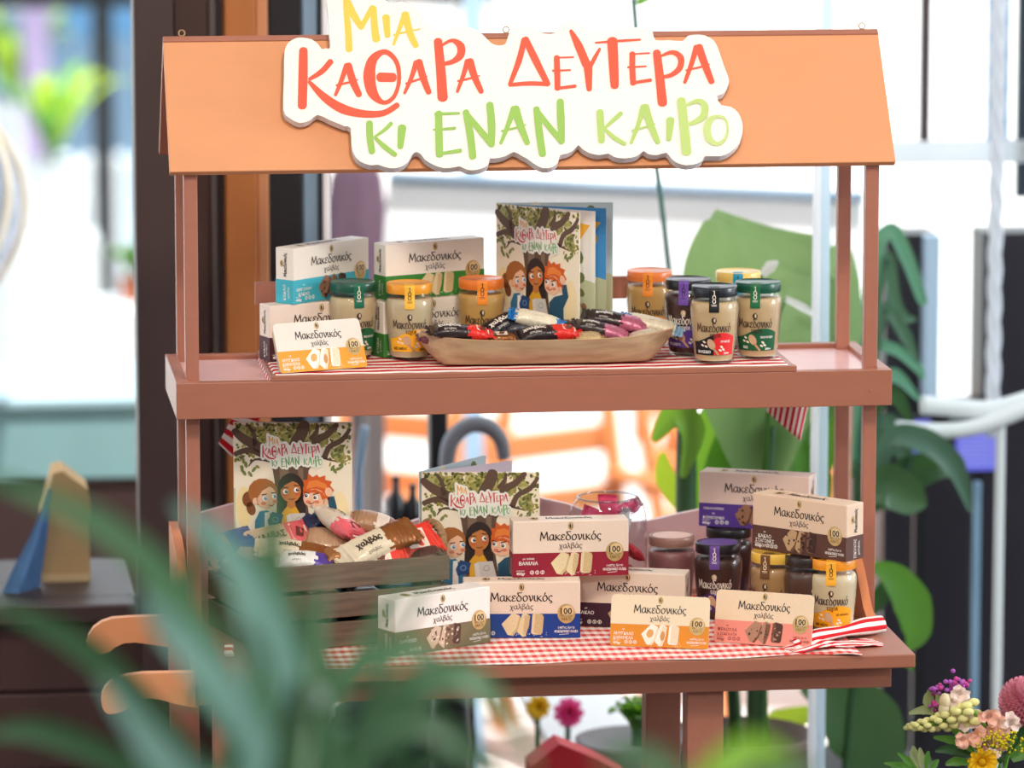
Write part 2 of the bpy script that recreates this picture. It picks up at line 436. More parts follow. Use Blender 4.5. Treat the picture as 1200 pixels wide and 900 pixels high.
# ================================================================== THE STALL
P1 = mat('terracotta_paint', (172, 112, 92), .38, .5, .07, 60, (1, 1, 1), .12)
P1b = mat('terracotta_rail', (166, 106, 84), .42, .45, .06, 50, (.3, 1, 1), .15)
P2 = mat('orange_roof_tone', (220, 152, 106), .5, .4, .05, 25, (.4, 1, 1), .15)  # more orange than the rails; front slope and handles
P3 = mat('daylit_pink_terracotta', (236, 192, 190), .3, .5, .06, 30, (.3, 1, 1), .1)  # terracotta of shelf floor and back board, bluish daylight put into the colour
P4 = mat('orange_edge_paint', (214, 132, 84), .5, .4, .06, 30)
stall = thing('market_stall', 'terracotta painted wooden market stall with an orange gabled roof and two tiers', 'display stand', (0, .1, 0))
def sp(name, vf, m, label=None, smooth=False):
    o = MB().add(vf, m, None, smooth).build(name); adopt(o, stall)
    if label: o['label'] = label
    return o
ZT = 1.10                                       # top of the upper tray rails
TB = .725                                       # table top
# roof
A, yb, yt, zb, zt = .530, .0166, .1622, 1.4049, 1.5875
sl = Vector((0, yt-yb, zt-zb)); L = sl.length; up = sl/L; nf = Vector((0, -up.z, up.y))   # outward normal of the front slope
def roofpanel(sgn):
    m = MB(); Mx = Matrix(((1, 0, 0, 0), (0, up.y*sgn, up.z*sgn*1, 0), (0, up.z, -up.y, 0), (0, 0, 0, 1)))
    v, f = rbox(2*A, L, .011, .0015)
    out = []
    for p in v:
        q = Vector((p.x, 0, 0))+Vector((0, yb, zb))+up*(p.y+L/2)-nf*(.0055-p.z)
        if sgn < 0: q.y = 2*yt-q.y
        out.append(q)
    return out, (f if sgn > 0 else [x[::-1] for x in f])
sp('roof_panel', roofpanel(1), P2, 'orange front slope of the roof'); sp('roof_panel', roofpanel(-1), P1b)
for s in (-1, 1):      # gable braces under the roof ends
    sp('gable', prism([(yb+.03, zb+.012), (2*yt-yb-.03, zb+.012), (yt, zt-.03)], .012), P1).matrix_basis = T(s*.50+.006, -.1, 0) @ RZ(PI/2)
for u, v in ((213, 42), (593, 37), (1010, 32)):
    p = PY(u, v, yt)
    vv, ff = tube([(.0045*math.cos(a), 0, .0045*math.sin(a)) for a in [2*PI*i/10 for i in range(10)]], .001, 5, 2, True)
    sp('screw_eye', ([q+Vector((p.x, yt, zt+.004)) for q in vv], ff), mat('brass', (190, 150, 90), .3, .5, metal=.8))
# posts
for X in (-.4995, .4995):
    for Y, nm in ((.0335, 'post'), (.247, 'post')):
        ztop = zb+(min(Y-yb+.0, 2*yt-yb-Y-.02))*(zt-zb)/(yt-yb)-.006
        sp(nm, box2(X-.0098, X+.0098, Y, Y+.0195, TB, ztop, .0012), P1)
# upper tray
sp('front_rail', box2(-.525, .525, 0, .018, ZT-.053, ZT, .0012), P1b)
sp('back_rail', box2(-.525, .525, .267, .285, ZT-.053, ZT, .0012), P1b)
for X in (-.525, .507): sp('side_rail', box2(X, X+.018, .0182, .2668, ZT-.053, ZT, .0012), P1)
sp('shelf', box2(-.507, .507, .018, .267, ZT-.047, ZT-.007, .0005), P3, 'shelf floor paled to pink by painted-in daylight')
X0, X1 = PZ(318, 440, 1.109).x, PZ(937, 431, 1.109).x
sp('riser_board', box2(X0, X1, .0185, .262, ZT-.0068, 1.107, .001), P1)
sp('riser_lip', box2(X0, X1, -.0006, .018, ZT+.0002, 1.1085, .001), P1b)
ra, rb = PY(299, 345, .27), PY(800, 345, .27)
zz0, zz1 = PY(310, 357, .27).z, PY(310, 331, .27).z
sp('riser_rail', box2(ra.x, rb.x, .2685, .2800, zz0, zz1, .001), P1)
for X in (ra.x+.03, rb.x-.05): sp('riser_upright', box2(X, X+.014, .2685, .2800, ZT, zz0, .0005), P1)
sc = PY(1020, 458, 0); v, f = lathe([(0, -.001), (.003, -.001), (.0025, .001), (0, .001)], 12)
sp('screw', ([RX(PI/2) @ p+Vector((sc.x, 0, sc.z)) for p in v], f), P1b)
# lower bench
sp('table_top', box2(-.515, .515, -.24, .30, TB-.02, TB, .002), P1b)
def px_prism(pts, y, th):
    return prism([(PY(u, v, y).x, PY(u, v, y).z) for u, v in pts], th)
def adoptY(name, vf, y, m):
    v, f = vf; return sp(name, ([p+Vector((0, y, 0)) for p in v], f), m)
def zp(l): return [(60+a/4.444, 680+b/4.444) for a, b in l]
xa = PY(1044.5, 800, -.2).x; za, zb2 = PY(700, 814.5, -.2).z, TB-.02
fh = zp([(760, 482), (620, 483), (480, 486), (400, 495), (350, 508), (310, 530), (280, 560), (265, 595), (261, 630), (266, 665), (280, 688), (300, 698), (330, 696), (370, 685), (405, 665), (440, 638), (480, 620), (520, 614), (570, 622), (640, 642), (720, 660), (760, 665)])
adoptY('front_handle', px_prism(fh, -.2, .018), -.2, P2)
bh = zp([(640, 184), (520, 188), (400, 194), (320, 200), (265, 218), (222, 248), (194, 290), (183, 335), (190, 368), (210, 385), (250, 390), (300, 376), (335, 348), (380, 328), (440, 324), (520, 335), (640, 352)])
adoptY('back_handle', px_prism(bh, .2, .018), .2, P2)
sp('front_apron', box2(PY(228, 800, -.2).x, xa, -.2, -.182, za, zb2, .001), P1b)
sp('back_apron', box2(PY(204, 740, .2).x, xa, .2, .218, za, zb2, .001), P1)
for X in (-.505, xa-.018): sp('side_apron', box2(X, X+.018, -.182, .2, za, zb2, .001), P1)
for x0, x1, y0 in ((.194, .247, -.182), (.185, .238, .15), (-.487, -.437, -.182), (-.53, -.487, .15)):
    sp('leg', box2(x0, x1, y0, y0+.045, 0, zb2, .002), P1)
wave = [(199, 612), (225, 604), (245, 598), (269, 591), (305, 585), (340, 583), (375, 590), (410, 606), (440, 617), (462, 618), (491, 608), (525, 592), (560, 581), (590, 578), (620, 580), (641, 585), (664, 590), (700, 604), (730, 612), (760, 610), (790, 603), (819, 597), (850, 590), (890, 588), (930, 594), (960, 604), (992, 612)]
pts = [(PY(u, v, .27).x, PY(u, v, .27).z) for u, v in wave]
pts = [(max(-.509, min(.49, a)), b) for a, b in pts]+[(.49, TB), (-.509, TB)]
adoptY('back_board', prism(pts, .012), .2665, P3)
def bracket(x):
    o = spline([(.27, .848, 0), (.16, .846, 0), (.09, .835, 0), (.03, .812, 0), (-.01, .785, 0), (-.045, .757, 0), (-.078, .742, 0), (-.085, TB, 0)], 4)
    v, f = prism([(p.x, p.y) for p in o]+[(.27, TB)], .013)
    return [Vector((x+p.y, p.x, p.z)) for p in v], [q[::-1] for q in f]
sp('side_bracket', bracket(-.523), P4); sp('side_bracket', bracket(.4765), P4)

# ================================================================== THE SIGN
def zs(ox, oy, k, l): return [(ox+a/k, oy+b/k) for a, b in l]
OUT = [(333, 90), (333, 70), (334, 58), (338, 50), (346, 45), (354, 44), (365, 46), (373, 52), (377, 57.5), (382, 56.5), (387, 56), (386, 40), (385, 20), (383, 0), (384, -10), (391, -17), (401, -18), (411, -12), (420, -4), (430, -5), (441, -4), (452, 0), (458, 5), (464, 3), (471.5, 2), (479, 4), (486.5, 7.5), (492, 13), (495, 18), (497, 24), (502.5, 29), (508.5, 34.7), (517.5, 34.7), (528, 33), (537, 32), (546, 31), (553.5, 33), (562.5, 38), (570, 45), (576, 50.7), (582, 53), (588, 53), (592.5, 51), (595, 44), (597.5, 38.5), (603, 34), (610.5, 31), (618, 31.7), (625.5, 34), (633, 38), (640.5, 39.5), (649.5, 39), (651.6, 33), (657, 28), (666, 24.5), (676, 25), (684, 29), (690, 35), (700, 36.4), (720, 34.4), (746, 32), (758, 33.6), (765, 38), (768, 47), (784, 47), (800, 48), (806, 42), (816, 40.6), (826, 41.6), (836, 47), (842, 58), (848, 76), (854, 92), (853, 100), (847, 110), (840, 112.4), (845, 123), (856, 125), (865, 132), (870, 144), (870, 156), (866, 168), (856, 178), (844, 183), (826, 183), (823, 188), (816, 192), (804, 193.6), (794, 191), (787, 186), (781, 179), (770, 181.6), (760, 180.6), (754, 177), (746, 183), (732, 185.6), (720, 184), (713, 180), (702, 181.6), (690, 179), (682, 174), (677.6, 170), (672, 176), (664, 180), (656, 182), (654, 190), (647, 196), (636, 197), (626, 192), (618, 186), (612, 183), (602, 178), (592, 183), (580, 185.6), (574, 185.6), (573, 191), (568, 196), (558, 199), (548, 199), (539, 195), (532, 196), (520, 197), (508, 193), (498, 187), (493.6, 181), (488, 178), (483, 181), (478, 190), (468, 196), (456, 197), (443, 193), (434, 193.6), (422, 189), (415, 181), (412, 170), (411, 150), (404, 148), (402, 147), (387, 141), (372, 134.4), (363, 141), (351, 144), (339, 138), (332, 128)]
K1, K2, K3, K4 = (320, 0, 6.667), (480, 20, 6.667), (640, 20, 5), (400, 90, 5)
YEL, COR, GRN, LGR = (236, 196, 84), (240, 92, 68), (148, 188, 92), (172, 200, 112)
STK = [  # (frame, colour, centre line, widths in that frame's units, closed)
 (K1, YEL, [(568, 8), (575, 120), (588, 250), (593, 388)], (42, 46, 52, 56), 0), (K1, YEL, [(580, 25), (630, 120), (690, 215)], (66, 58, 44), 0), (K1, YEL, [(690, 215), (735, 130), (778, 62)], (38, 42, 50), 0), (K1, YEL, [(785, 66), (792, 200), (806, 308)], (50, 54, 62), 0),
 (K1, YEL, [(882, 136), (894, 280)], (60, 44), 0),
 (K1, YEL, [(1030, 112), (985, 230), (942, 350)], (44, 34, 20), 0), (K1, YEL, [(1032, 115), (1070, 260), (1116, 358)], (62, 54, 46), 0), (K1, YEL, [(945, 275), (1040, 250), (1150, 228)], (16, 16, 9), 0),
 (K1, COR, [(237, 395), (234, 600), (228, 830)], (66, 74, 70), 0), (K1, COR, [(285, 620), (380, 560), (450, 482)], (26, 44, 46), 0), (K1, COR, [(282, 640), (400, 760), (540, 850), (700, 890), (860, 886), (970, 822)], (26, 62, 76, 60, 48, 44), 0),
 (K1, COR, [(575, 512), (530, 640), (487, 745)], (44, 36, 24), 0), (K1, COR, [(588, 512), (625, 640), (672, 742)], (56, 60, 48), 0), (K1, COR, [(495, 668), (580, 648), (662, 624)], (16, 18, 9), 0),
 (K1, COR, [(850, 410), (775, 475), (752, 600), (780, 730), (862, 803), (942, 760), (983, 640), (972, 505), (915, 425)], (42, 74, 96, 84, 36, 32, 30, 34, 38), 1),
 (K1, COR, [(835, 605), (938, 607)], (74, 72), 0),
 (K1, COR, [(1118, 490), (1080, 610), (1027, 730)], (44, 36, 22), 0), (K2, COR, [(72, 352), (108, 480), (150, 590)], (58, 56, 44), 0), (K2, COR, [(-28, 522), (60, 492), (138, 466)], (16, 18, 9), 0),
 (K2, COR, [(222, 190), (242, 400), (258, 632)], (66, 74, 82), 0), (K2, COR, [(245, 228), (330, 184), (398, 228), (396, 300), (340, 348), (270, 368)], (18, 28, 64, 62, 40, 30), 0),
 (K2, COR, [(452, 345), (418, 460), (372, 585)], (42, 36, 24), 0), (K2, COR, [(470, 348), (508, 470), (560, 585)], (64, 54, 40), 0), (K2, COR, [(378, 502), (460, 484), (548, 460)], (16, 18, 9), 0),
 (K2, COR, [(895, 178), (855, 340), (782, 530)], (44, 48, 30), 0), (K2, COR, [(905, 175), (980, 330), (1078, 525)], (52, 58, 46), 0), (K2, COR, [(782, 532), (930, 520), (1080, 525)], (28, 34, 34), 0),
 (K3, COR, [(62, 238), (65, 330), (66, 420)], (34, 36, 34), 0), (K3, COR, [(50, 240), (160, 236)], (9, 10), 0), (K3, COR, [(40, 316), (142, 312)], (14, 10), 0), (K3, COR, [(58, 420), (170, 406)], (18, 20), 0),
 (K3, COR, [(145, 82), (190, 170), (236, 280)], (20, 48, 50), 0), (K3, COR, [(314, 188), (285, 240), (255, 300)], (16, 24, 22), 0), (K3, COR, [(245, 280), (252, 425)], (54, 32), 0),
 (K3, COR, [(288, 152), (420, 142), (550, 134)], (10, 16, 12), 0), (K3, COR, [(388, 142), (396, 300), (401, 405)], (62, 56, 48), 0),
 (K3, COR, [(505, 216), (505, 300), (509, 390)], (34, 36, 34), 0), (K3, COR, [(490, 219), (605, 213)], (9, 10), 0), (K3, COR, [(480, 296), (585, 290)], (13, 10), 0), (K3, COR, [(500, 388), (612, 371)], (18, 20), 0),
 (K3, COR, [(648, 210), (665, 350), (681, 505)], (46, 52, 56), 0), (K3, COR, [(668, 232), (740, 208), (788, 240), (782, 300), (735, 340), (690, 352)], (12, 26, 38, 36, 26, 20), 0),
 (K3, COR, [(880, 178), (850, 280), (812, 385)], (34, 28, 20), 0), (K3, COR, [(895, 178), (930, 280), (970, 382)], (46, 44, 34), 0), (K3, COR, [(820, 314), (890, 298), (957, 279)], (11, 12, 7), 0),
 (K4, GRN, [(165, 272), (168, 360), (180, 440)], (38, 40, 38), 0), (K4, GRN, [(198, 352), (250, 315), (292, 275)], (14, 20, 24), 0), (K4, GRN, [(196, 356), (250, 408), (315, 458)], (16, 30, 28), 0), (K4, GRN, [(356, 300), (345, 412)], (50, 34), 0),
 (K4, GRN, [(570, 216), (572, 340), (575, 458)], (42, 44, 44), 0), (K4, GRN, [(552, 220), (690, 215)], (18, 14), 0), (K4, GRN, [(540, 312), (665, 303)], (10, 18), 0), (K4, GRN, [(560, 455), (698, 434)], (16, 24), 0),
 (K4, GRN, [(730, 208), (755, 340), (770, 470)], (38, 44, 42), 0), (K4, GRN, [(725, 208), (800, 300), (882, 398)], (30, 36, 40), 0), (K4, GRN, [(870, 165), (880, 280), (880, 400)], (42, 46, 38), 0),
 (K4, GRN, [(1010, 188), (975, 290), (934, 392)], (36, 28, 18), 0), (K4, GRN, [(1020, 190), (1050, 290), (1090, 390)], (50, 44, 32), 0), (K4, GRN, [(940, 320), (1010, 304), (1080, 284)], (12, 13, 8), 0),
 (K4, GRN, [(1143, 190), (1160, 330), (1178, 455)], (38, 44, 42), 0), (K4, GRN, [(1138, 190), (1210, 285), (1292, 382)], (30, 34, 36), 0), (K3, GRN, [(82, 495), (86, 600), (92, 732)], (40, 46, 34), 0),
 (K3, LGR, [(315, 558), (320, 640), (324, 728)], (42, 42, 38), 0), (K3, LGR, [(345, 650), (400, 600), (438, 566)], (16, 24, 26), 0), (K3, LGR, [(345, 658), (400, 710), (460, 745)], (16, 26, 24), 0),
 (K3, LGR, [(568, 528), (540, 630), (497, 740)], (34, 26, 18), 0), (K3, LGR, [(580, 530), (610, 630), (655, 735)], (48, 44, 30), 0), (K3, LGR, [(505, 668), (570, 650), (638, 628)], (12, 12, 7), 0), (K3, LGR, [(728, 606), (718, 718)], (48, 30), 0),
 (K3, (182, 206, 122), [(792, 492), (808, 640), (822, 792)], (50, 54, 58), 0), (K3, (182, 206, 122), [(818, 520), (890, 494), (928, 522), (922, 580), (875, 616), (842, 628)], (14, 28, 42, 42, 28, 22), 0),
 (K3, (190, 210, 134), [(1000, 585), (957, 610), (942, 660), (958, 720), (1005, 746), (1050, 712), (1063, 650), (1045, 598)], (18, 40, 44, 42, 24, 18, 14, 16), 1)]
def title_art(colmap=None, dx=0, outline=None):
    a = Art()
    if outline: a.poly(OUT, outline, 1)
    for si, ((ox, oy, k), c, pts, w, cl) in enumerate(STK):
        c = colmap.get(c, c) if colmap else c
        a.stroke([(ox+p/k, oy+q/k) for p, q in pts], [x/k for x in w], ink(c), 2+.07*si, bool(cl), 4)
    return a
sn = nf; s0 = Vector((0, yb, zb))+nf*.019                  # front face of the sign board, parallel to the roof slope
def on_sign(u, v, d=0): return PN(u, v, s0, sn)+sn*d
m_sign = mat('cream_board', (242, 233, 224), .55, .3)
m_signe = mat('board_edge', (226, 222, 222), .6, .3)
base = on_sign(600, 195); mb = MB()
SO = spline([(u, v, 0) for u, v in OUT], 2, True); SO = [(p.x, p.y) for p in SO]
if area2(SO) > 0: SO = SO[::-1]
n = len(SO); fr = [on_sign(u, v) for u, v in SO]; bk = [p-sn*.0125 for p in fr]
for t in tess(SO):
    a = (fr[t[1]]-fr[t[0]]).cross(fr[t[2]]-fr[t[0]]).dot(sn); t = t if a > 0 else t[::-1]
    mb.add(([fr[i] for i in t], [[0, 1, 2]]), m_sign); mb.add(([bk[i] for i in t[::-1]], [[0, 1, 2]]), m_signe)
for i in range(n):
    j = (i+1) % n; mb.add(([fr[i], fr[j], bk[j], bk[i]], [[0, 3, 2, 1]]), m_signe)
title_art().place(mb, lambda x, y, Lr: on_sign(x, y, .0002*Lr))
for c in ((560, 100), (700, 110)):      # glue blocks that fix the board on the slope
    p = on_sign(*c)-sn*.0157; M = Matrix.Translation(p) @ sn.to_track_quat('Z', 'Y').to_matrix().to_4x4()
    mb.add(rbox(.03, .03, .0064, 0), m_signe, M)
mb.v = [p-base for p in mb.v]
tag(mb.build('shop_sign', None, base), 'cream cut-out sign with hand-lettered Greek words fixed on the orange roof', 'sign')
# ================================================================== PACKAGES
ZU, ZL = 1.1105, TB+.0025
DK = (44, 34, 34); WHT = (248, 244, 238)
GOLD = mat('gold_print', (205, 172, 112), .35, .5, metal=.35); GOLD2 = ink((226, 200, 150))
def halva(a, kind, x, y, s):
    """three pieces of halva printed on the pack"""
    C = {'vanilla': ((226, 206, 164), (206, 180, 134), (186, 158, 112)), 'cocoa': ((196, 160, 120), (122, 84, 62), (66, 42, 34)), 'choco': ((150, 108, 84), (96, 62, 50), (60, 38, 32)),
         'nut': ((176, 134, 108), (124, 84, 64), (84, 54, 44)), 'almond': ((250, 242, 226), (232, 216, 188), (222, 170, 100)), 'espresso': ((206, 184, 158), (134, 100, 82), (82, 56, 48))}[kind]
    rnd = random.Random(kind)
    L = 4
    a.poly([(x-.95*s, y-.02*s), (x-.45*s, y+.5*s), (x-.12*s, y+.38*s), (x-.28*s, y-.22*s), (x-.55*s, y-.55*s), (x-.68*s, y-.52*s)], ink(C[0]), L)
    a.poly([(x-.55*s, y-.55*s), (x-.28*s, y-.22*s), (x-.12*s, y+.38*s), (x-.07*s, y+.25*s), (x-.2*s, y-.3*s), (x-.42*s, y-.58*s)], ink(C[1]), L+1)
    a.poly([(x-.24*s, y-.4*s), (x-.02*s, y+.42*s), (x+.12*s, y+.5*s), (x+.36*s, y+.36*s), (x+.3*s, y-.1*s), (x+.14*s, y-.6*s), (x+.02*s, y-.62*s)], ink(C[0]), L+2)
    a.poly([(x+.02*s, y-.62*s), (x+.12*s, y+.4*s), (x+.36*s, y+.36*s), (x+.3*s, y-.1*s), (x+.14*s, y-.6*s)], ink(C[1]), L+3)
    a.poly([(x+.4*s, y-.4*s), (x+.46*s, y+.42*s), (x+.6*s, y+.5*s), (x+.92*s, y+.42*s), (x+.98*s, y+.3*s), (x+.92*s, y-.42*s), (x+.84*s, y-.52*s), (x+.46*s, y-.5*s)], ink(C[0] if kind in ('vanilla', 'almond') else C[1]), L+2)
    a.poly([(x+.52*s, y-.44*s), (x+.6*s, y+.46*s), (x+.92*s, y+.42*s), (x+.98*s, y+.3*s), (x+.92*s, y-.42*s), (x+.84*s, y-.5*s)], ink(C[1] if kind in ('vanilla', 'almond') else C[2]), L+3)
    if kind == 'almond':
        a.ell(x-.5*s, y+.02*s, .17*s, .22*s, ink(C[2]), L+4, -.4); a.ell(x+.14*s, y-.08*s, .12*s, .25*s, ink((206, 150, 96)), L+4, -.1)
    for i in range(22):
        px, py = rnd.choice(((-.45, -.05), (.18, -.1), (.7, 0))); a.ell(x+(px+rnd.uniform(-.16, .14))*s, y+(py+rnd.uniform(-.28, .3))*s, rnd.uniform(.015, .035)*s, rnd.uniform(.01, .02)*s, ink(C[2] if i % 2 else C[0]), L+4, rnd.uniform(0, 3), 6)
    if kind in ('cocoa', 'choco', 'nut', 'espresso'):
        for i in range(38 if kind == 'espresso' else 24):
            px, py = rnd.uniform(-.75, .88), rnd.uniform(-.42, .36)
            if abs(px-.38) < .06 or (px < -.2 and abs(px+.48)+abs(py) > .55): continue
            a.ell(x+px*s, y+py*s, rnd.uniform(.04, .1)*s, rnd.uniform(.03, .07)*s, ink(rnd.choice((C[0], C[2], C[2] if kind != 'espresso' else (226, 208, 186)))), L+4, rnd.uniform(0, 3), 7)
    else:
        for i in range(26): a.ell(x+rnd.uniform(-.6, 1.1)*s, y+rnd.uniform(-.62, -.42)*s, .017*s, .017*s, ink(WHT), L+4, 0, 5)
def emblem(a, x, y, r, L=3):
    a.ell(x, y, r*.78, r*1.15, GOLD, L, 0, 16); a.ell(x+.08*r, y+.12*r, r*.42, r*.62, ink((236, 214, 170)), L+1); a.ell(x-.12*r, y+.05*r, r*.26, r*.62, ink((70, 50, 40)), L+2, .1)
    a.stroke([(x+.25*r, y-.6*r), (x+.45*r, y), (x+.3*r, y+.65*r)], [.16*r, .2*r, .1*r], ink((90, 66, 50)), L+2)
def badge(a, x, y, r):
    a.ell(x, y, r*.95, r*1.06, GOLD, 6, 0, 22); a.ell(x+r*.15, y+r*.3, r*.66, r*.6, GOLD2, 7, 0, 18)
    a.text('100', x, y+r*.3, r*.66, ink((50, 36, 30)), 8, bold=.02); a.text('ΧΡΟΝΙΑ', x, y-r*.2, r*.24, ink((80, 60, 48)), 8, maxw=r*1.35); a.text('ΜΑΖΙ', x, y-r*.58, r*.3, ink((80, 60, 48)), 8)
def front_art(w, h, band, kind, flav, cream, bandh=.43, x0=0, logo=True, txtcol=WHT):
    a = Art(); B = ink(band); t = ink(txtcol)
    a.rect(0, 0, w, h*bandh, B, 1)
    emblem(a, w*.5, h*.905, h*.062)
    a.logo('Μακεδονικός', w*.5, h*.655, w*.53, ink(DK), 3, .066, h*.15)
    a.logo('χαλβάς', w*.5, h*.51, w*.2, ink((70, 56, 52)), 3, .058, h*.098)
    halva(a, kind, w*.505, h*.255, h*.385)
    badge(a, w*.88, h*.43, h*.165)
    ls = flav.split('|'); y = h*.335
    for i, l in enumerate(ls):
        hh = h*(.035 if (l.islower() or i == 0 and len(ls) > 2) else .062 if len(l) < 9 else .05)
        a.text(l, w*.135, y, hh, t, 4, bold=.012, maxw=w*.2); y -= h*.085
    a.text('ΚΑΘΑΡΟ ΒΑΡΟΣ', w*.03, h*.115, h*.022, t, 4, 'L', maxw=w*.07); a.text('400gr', w*.03, h*.068, h*.048, t, 4, 'L', bold=.02)
    for i in range(3):
        a.ell(w*(.165+.045*i), h*.085, h*.036, h*.036, t, 4, 0, 12); a.ell(w*(.165+.045*i), h*.085, h*.026, h*.026, B, 5, 0, 10)
        a.stroke([(w*(.165+.045*i), h*.07), (w*(.165+.045*i), h*.1)], h*.012, t, 6)
    a.text('ο πάθος, δεν το', w*.88, h*.185, h*.042, t, 4, bold=.015, maxw=w*.14); a.text('ΜΑΚΕΔΟΝΙΚΟ ΧΑΛΒΑ', w*.88, h*.115, h*.045, t, 4, bold=.02, maxw=w*.2)
    a.stroke([(w*.82, h*.055), (w*.9, h*.068)], h*.008, t, 4)
    return a
def end_art(w, h, band, flav, cream):
    a = Art(); a.rect(0, 0, w, h*.43, ink(band), 1)
    emblem(a, w*.36, h*.72, w*.13)
    a.logo('Μακεδονικός', w*.62, h*.7, h*.42, ink(DK), 3, .1, w*.17, rot=PI/2)
    a.text(flav, w*.5, h*.2, w*.14, ink(WHT), 3, maxw=h*.34, rot=PI/2); a.text('χαλβάς', w*.72, h*.2, w*.1, ink(WHT), 3, maxw=h*.3, rot=PI/2)
    return a
CREAMS = {}
def paper(c): return mat('card_%d_%d_%d' % c, c, .42, .45, .04, 300)
CW, CH, CDp = .170, .0825, .042
def solve_rz(P, w, u2, branch):
    best = None
    for i in range(0, 1200):
        th = i*.05*PI/180*branch-YAW
        q = P+Vector((math.cos(th), math.sin(th), 0))*w-CAM
        u = 600+FPX*q.dot(CR)/q.dot(CF)
        if best is None or abs(u-u2) < best[0]: best = (abs(u-u2), th)
    return best[1]
def carton(name, label, u, v, z, band, kind, flav, u2=None, branch=1, rz=None, anchor='L', cream=(236, 224, 208), group=None, w=CW, h=CH, d=CDp, lean=0, rounded=False, bandh=.43, roll=0, txtcol=WHT):
    P = PZ(u, v, z)
    if rz is None: rz = solve_rz(P, w, u2, branch)
    ax = Vector((math.cos(rz), math.sin(rz), 0)); P0 = P if anchor == 'L' else P-ax*w
    mb = MB(); pm = paper(cream)
    if rounded:
        r = .007; o = []
        for cx, cz, a0 in ((w-r, h-r, 0), (r, h-r, 90), (r*.6, r*.6, 180), (w-r*.6, r*.6, 270)):
            rr = r if a0 in (0, 90) else r*.6
            for k in range(6): o.append((cx+rr*math.cos((a0+18*k)*PI/180), cz+rr*math.sin((a0+18*k)*PI/180)))
        mb.add(prism(o, .0016), pm)
        # shallow tray behind the printed face
        i0, i1 = [], []
        mb.add(box2(.006, w-.006, .0017, d, .004, h-.006, .004), mat('kraft_board', (206, 180, 146), .7, .3, .06, 80))
        BAND = [(x, min(y, h*bandh)) for x, y in o]; art = front_art(w, h, band, kind, flav, cream, bandh, txtcol=txtcol)
        v0, f0, m0, L0 = art.it[0]; pts = [p for i, p in enumerate(o) if p[1] < h*.3]; bp = pts+[(w, h*bandh), (0, h*bandh)]
        art.it[0] = (bp, tess(bp), m0, 1)
    else:
        vv, ff = rbox(w, d, h, .0011, 1); mb.add(([p+Vector((w/2, d/2, h/2)) for p in vv], ff), pm)
        art = front_art(w, h, band, kind, flav, cream, bandh, txtcol=txtcol)
        ea = end_art(d, h, band, flav.split('|')[-1], cream)
        e = .00012
        ea.place(mb, lambda x, y, L: Vector((-e*L, d-x, y))); ea.place(mb, lambda x, y, L: Vector((w+e*L, x, y)))
        tp = Art(); tp.logo('Μακεδονικός', w*.5, d*.4, w*.4, ink(DK), 2, .09, d*.3); emblem(tp, w*.2, d*.5, d*.2)
        tp.place(mb, lambda x, y, L: Vector((x, y, h+e*L)))
    art.place(mb, lambda x, y, L: Vector((x, -.00012*L, y)))
    o = mb.build(name, None, P0, None)
    o.rotation_euler = (Matrix.Rotation(rz, 3, 'Z') @ Matrix.Rotation(-lean, 3, 'X') @ Matrix.Rotation(roll, 3, 'Y')).to_euler()
    tag(o, label, 'box', group)
    return o
GU, GLo = 'halva cartons on the upper shelf', 'halva cartons on the lower table'
CB = (240, 232, 220); PE = (234, 214, 194)
carton('halva_carton', 'pale halva carton with dark brown band lying under the turquoise carton', 316, 424, ZU, (70, 34, 40), 'cocoa', 'με|ΚΑΚΑΟ', u2=438, cream=(232, 214, 200), group=GU, d=.035)
carton('halva_carton', 'halva carton with turquoise band, topmost on the left of the upper shelf', 344, 357, ZU+CH+.0003, (64, 176, 194), 'choco', 'με|ΧΩΡΙΣ ΖΑΧΑΡΗ|ΚΑΚΑΟ', u2=432.5, cream=CB, group=GU, d=.035)
carton('halva_carton', 'halva carton with green band standing underneath another green carton behind the jars', 450, 419.5, ZU, (62, 128, 58), 'vanilla', 'με|ΣΤΕΒΙΑ', u2=566, cream=CB, group=GU, d=.035)
carton('halva_carton', 'halva carton with green band on top of the other green carton', 452, 352, ZU+CH+.0003, (58, 132, 54), 'vanilla', 'με|ΣΤΕΒΙΑ', u2=567.5, cream=CB, group=GU, d=.035)
PW, PH = .1385, .0745
carton('halva_pack', 'small rounded halva pack with orange band leaning at the front of the upper shelf', 329.5, 437.5, ZU+.0008, (232, 156, 52), 'almond', 'με|ΑΜΥΓΔΑΛΟ|ΚΑΡΑΜΕΛΑ', u2=431, cream=(228, 220, 208), w=PW, h=PH, d=.024, lean=.42, rounded=True, group='small halva packs')
carton('halva_carton', 'halva carton with olive grey band in front of the wooden crate', 463, 770, ZL, (120, 108, 78), 'espresso', 'με|ESPRESSO', u2=574.5, cream=(242, 234, 226), group=GLo)
carton('halva_carton', 'halva carton with royal blue band below the crimson one', 680, 747, ZL, (28, 62, 142), 'vanilla', 'με|ΒΑΝΙΛΙΑ', rz=-.10, anchor='R', cream=PE, group=GLo)
carton('halva_carton', 'halva carton with dark plum band behind the small orange pack', 802.5, 738.5, ZL, (62, 32, 48), 'cocoa', 'με|ΚΑΚΑΟ', rz=-.33, anchor='R', cream=PE, group=GLo)
carton('halva_carton', 'halva carton with crimson band stacked in the middle of the lower tier', 601, 677, ZL+CH+.0003, (146, 32, 50), 'vanilla', 'με γεύση|ΒΑΝΙΛΙΑ', rz=.0, cream=PE, group=GLo)
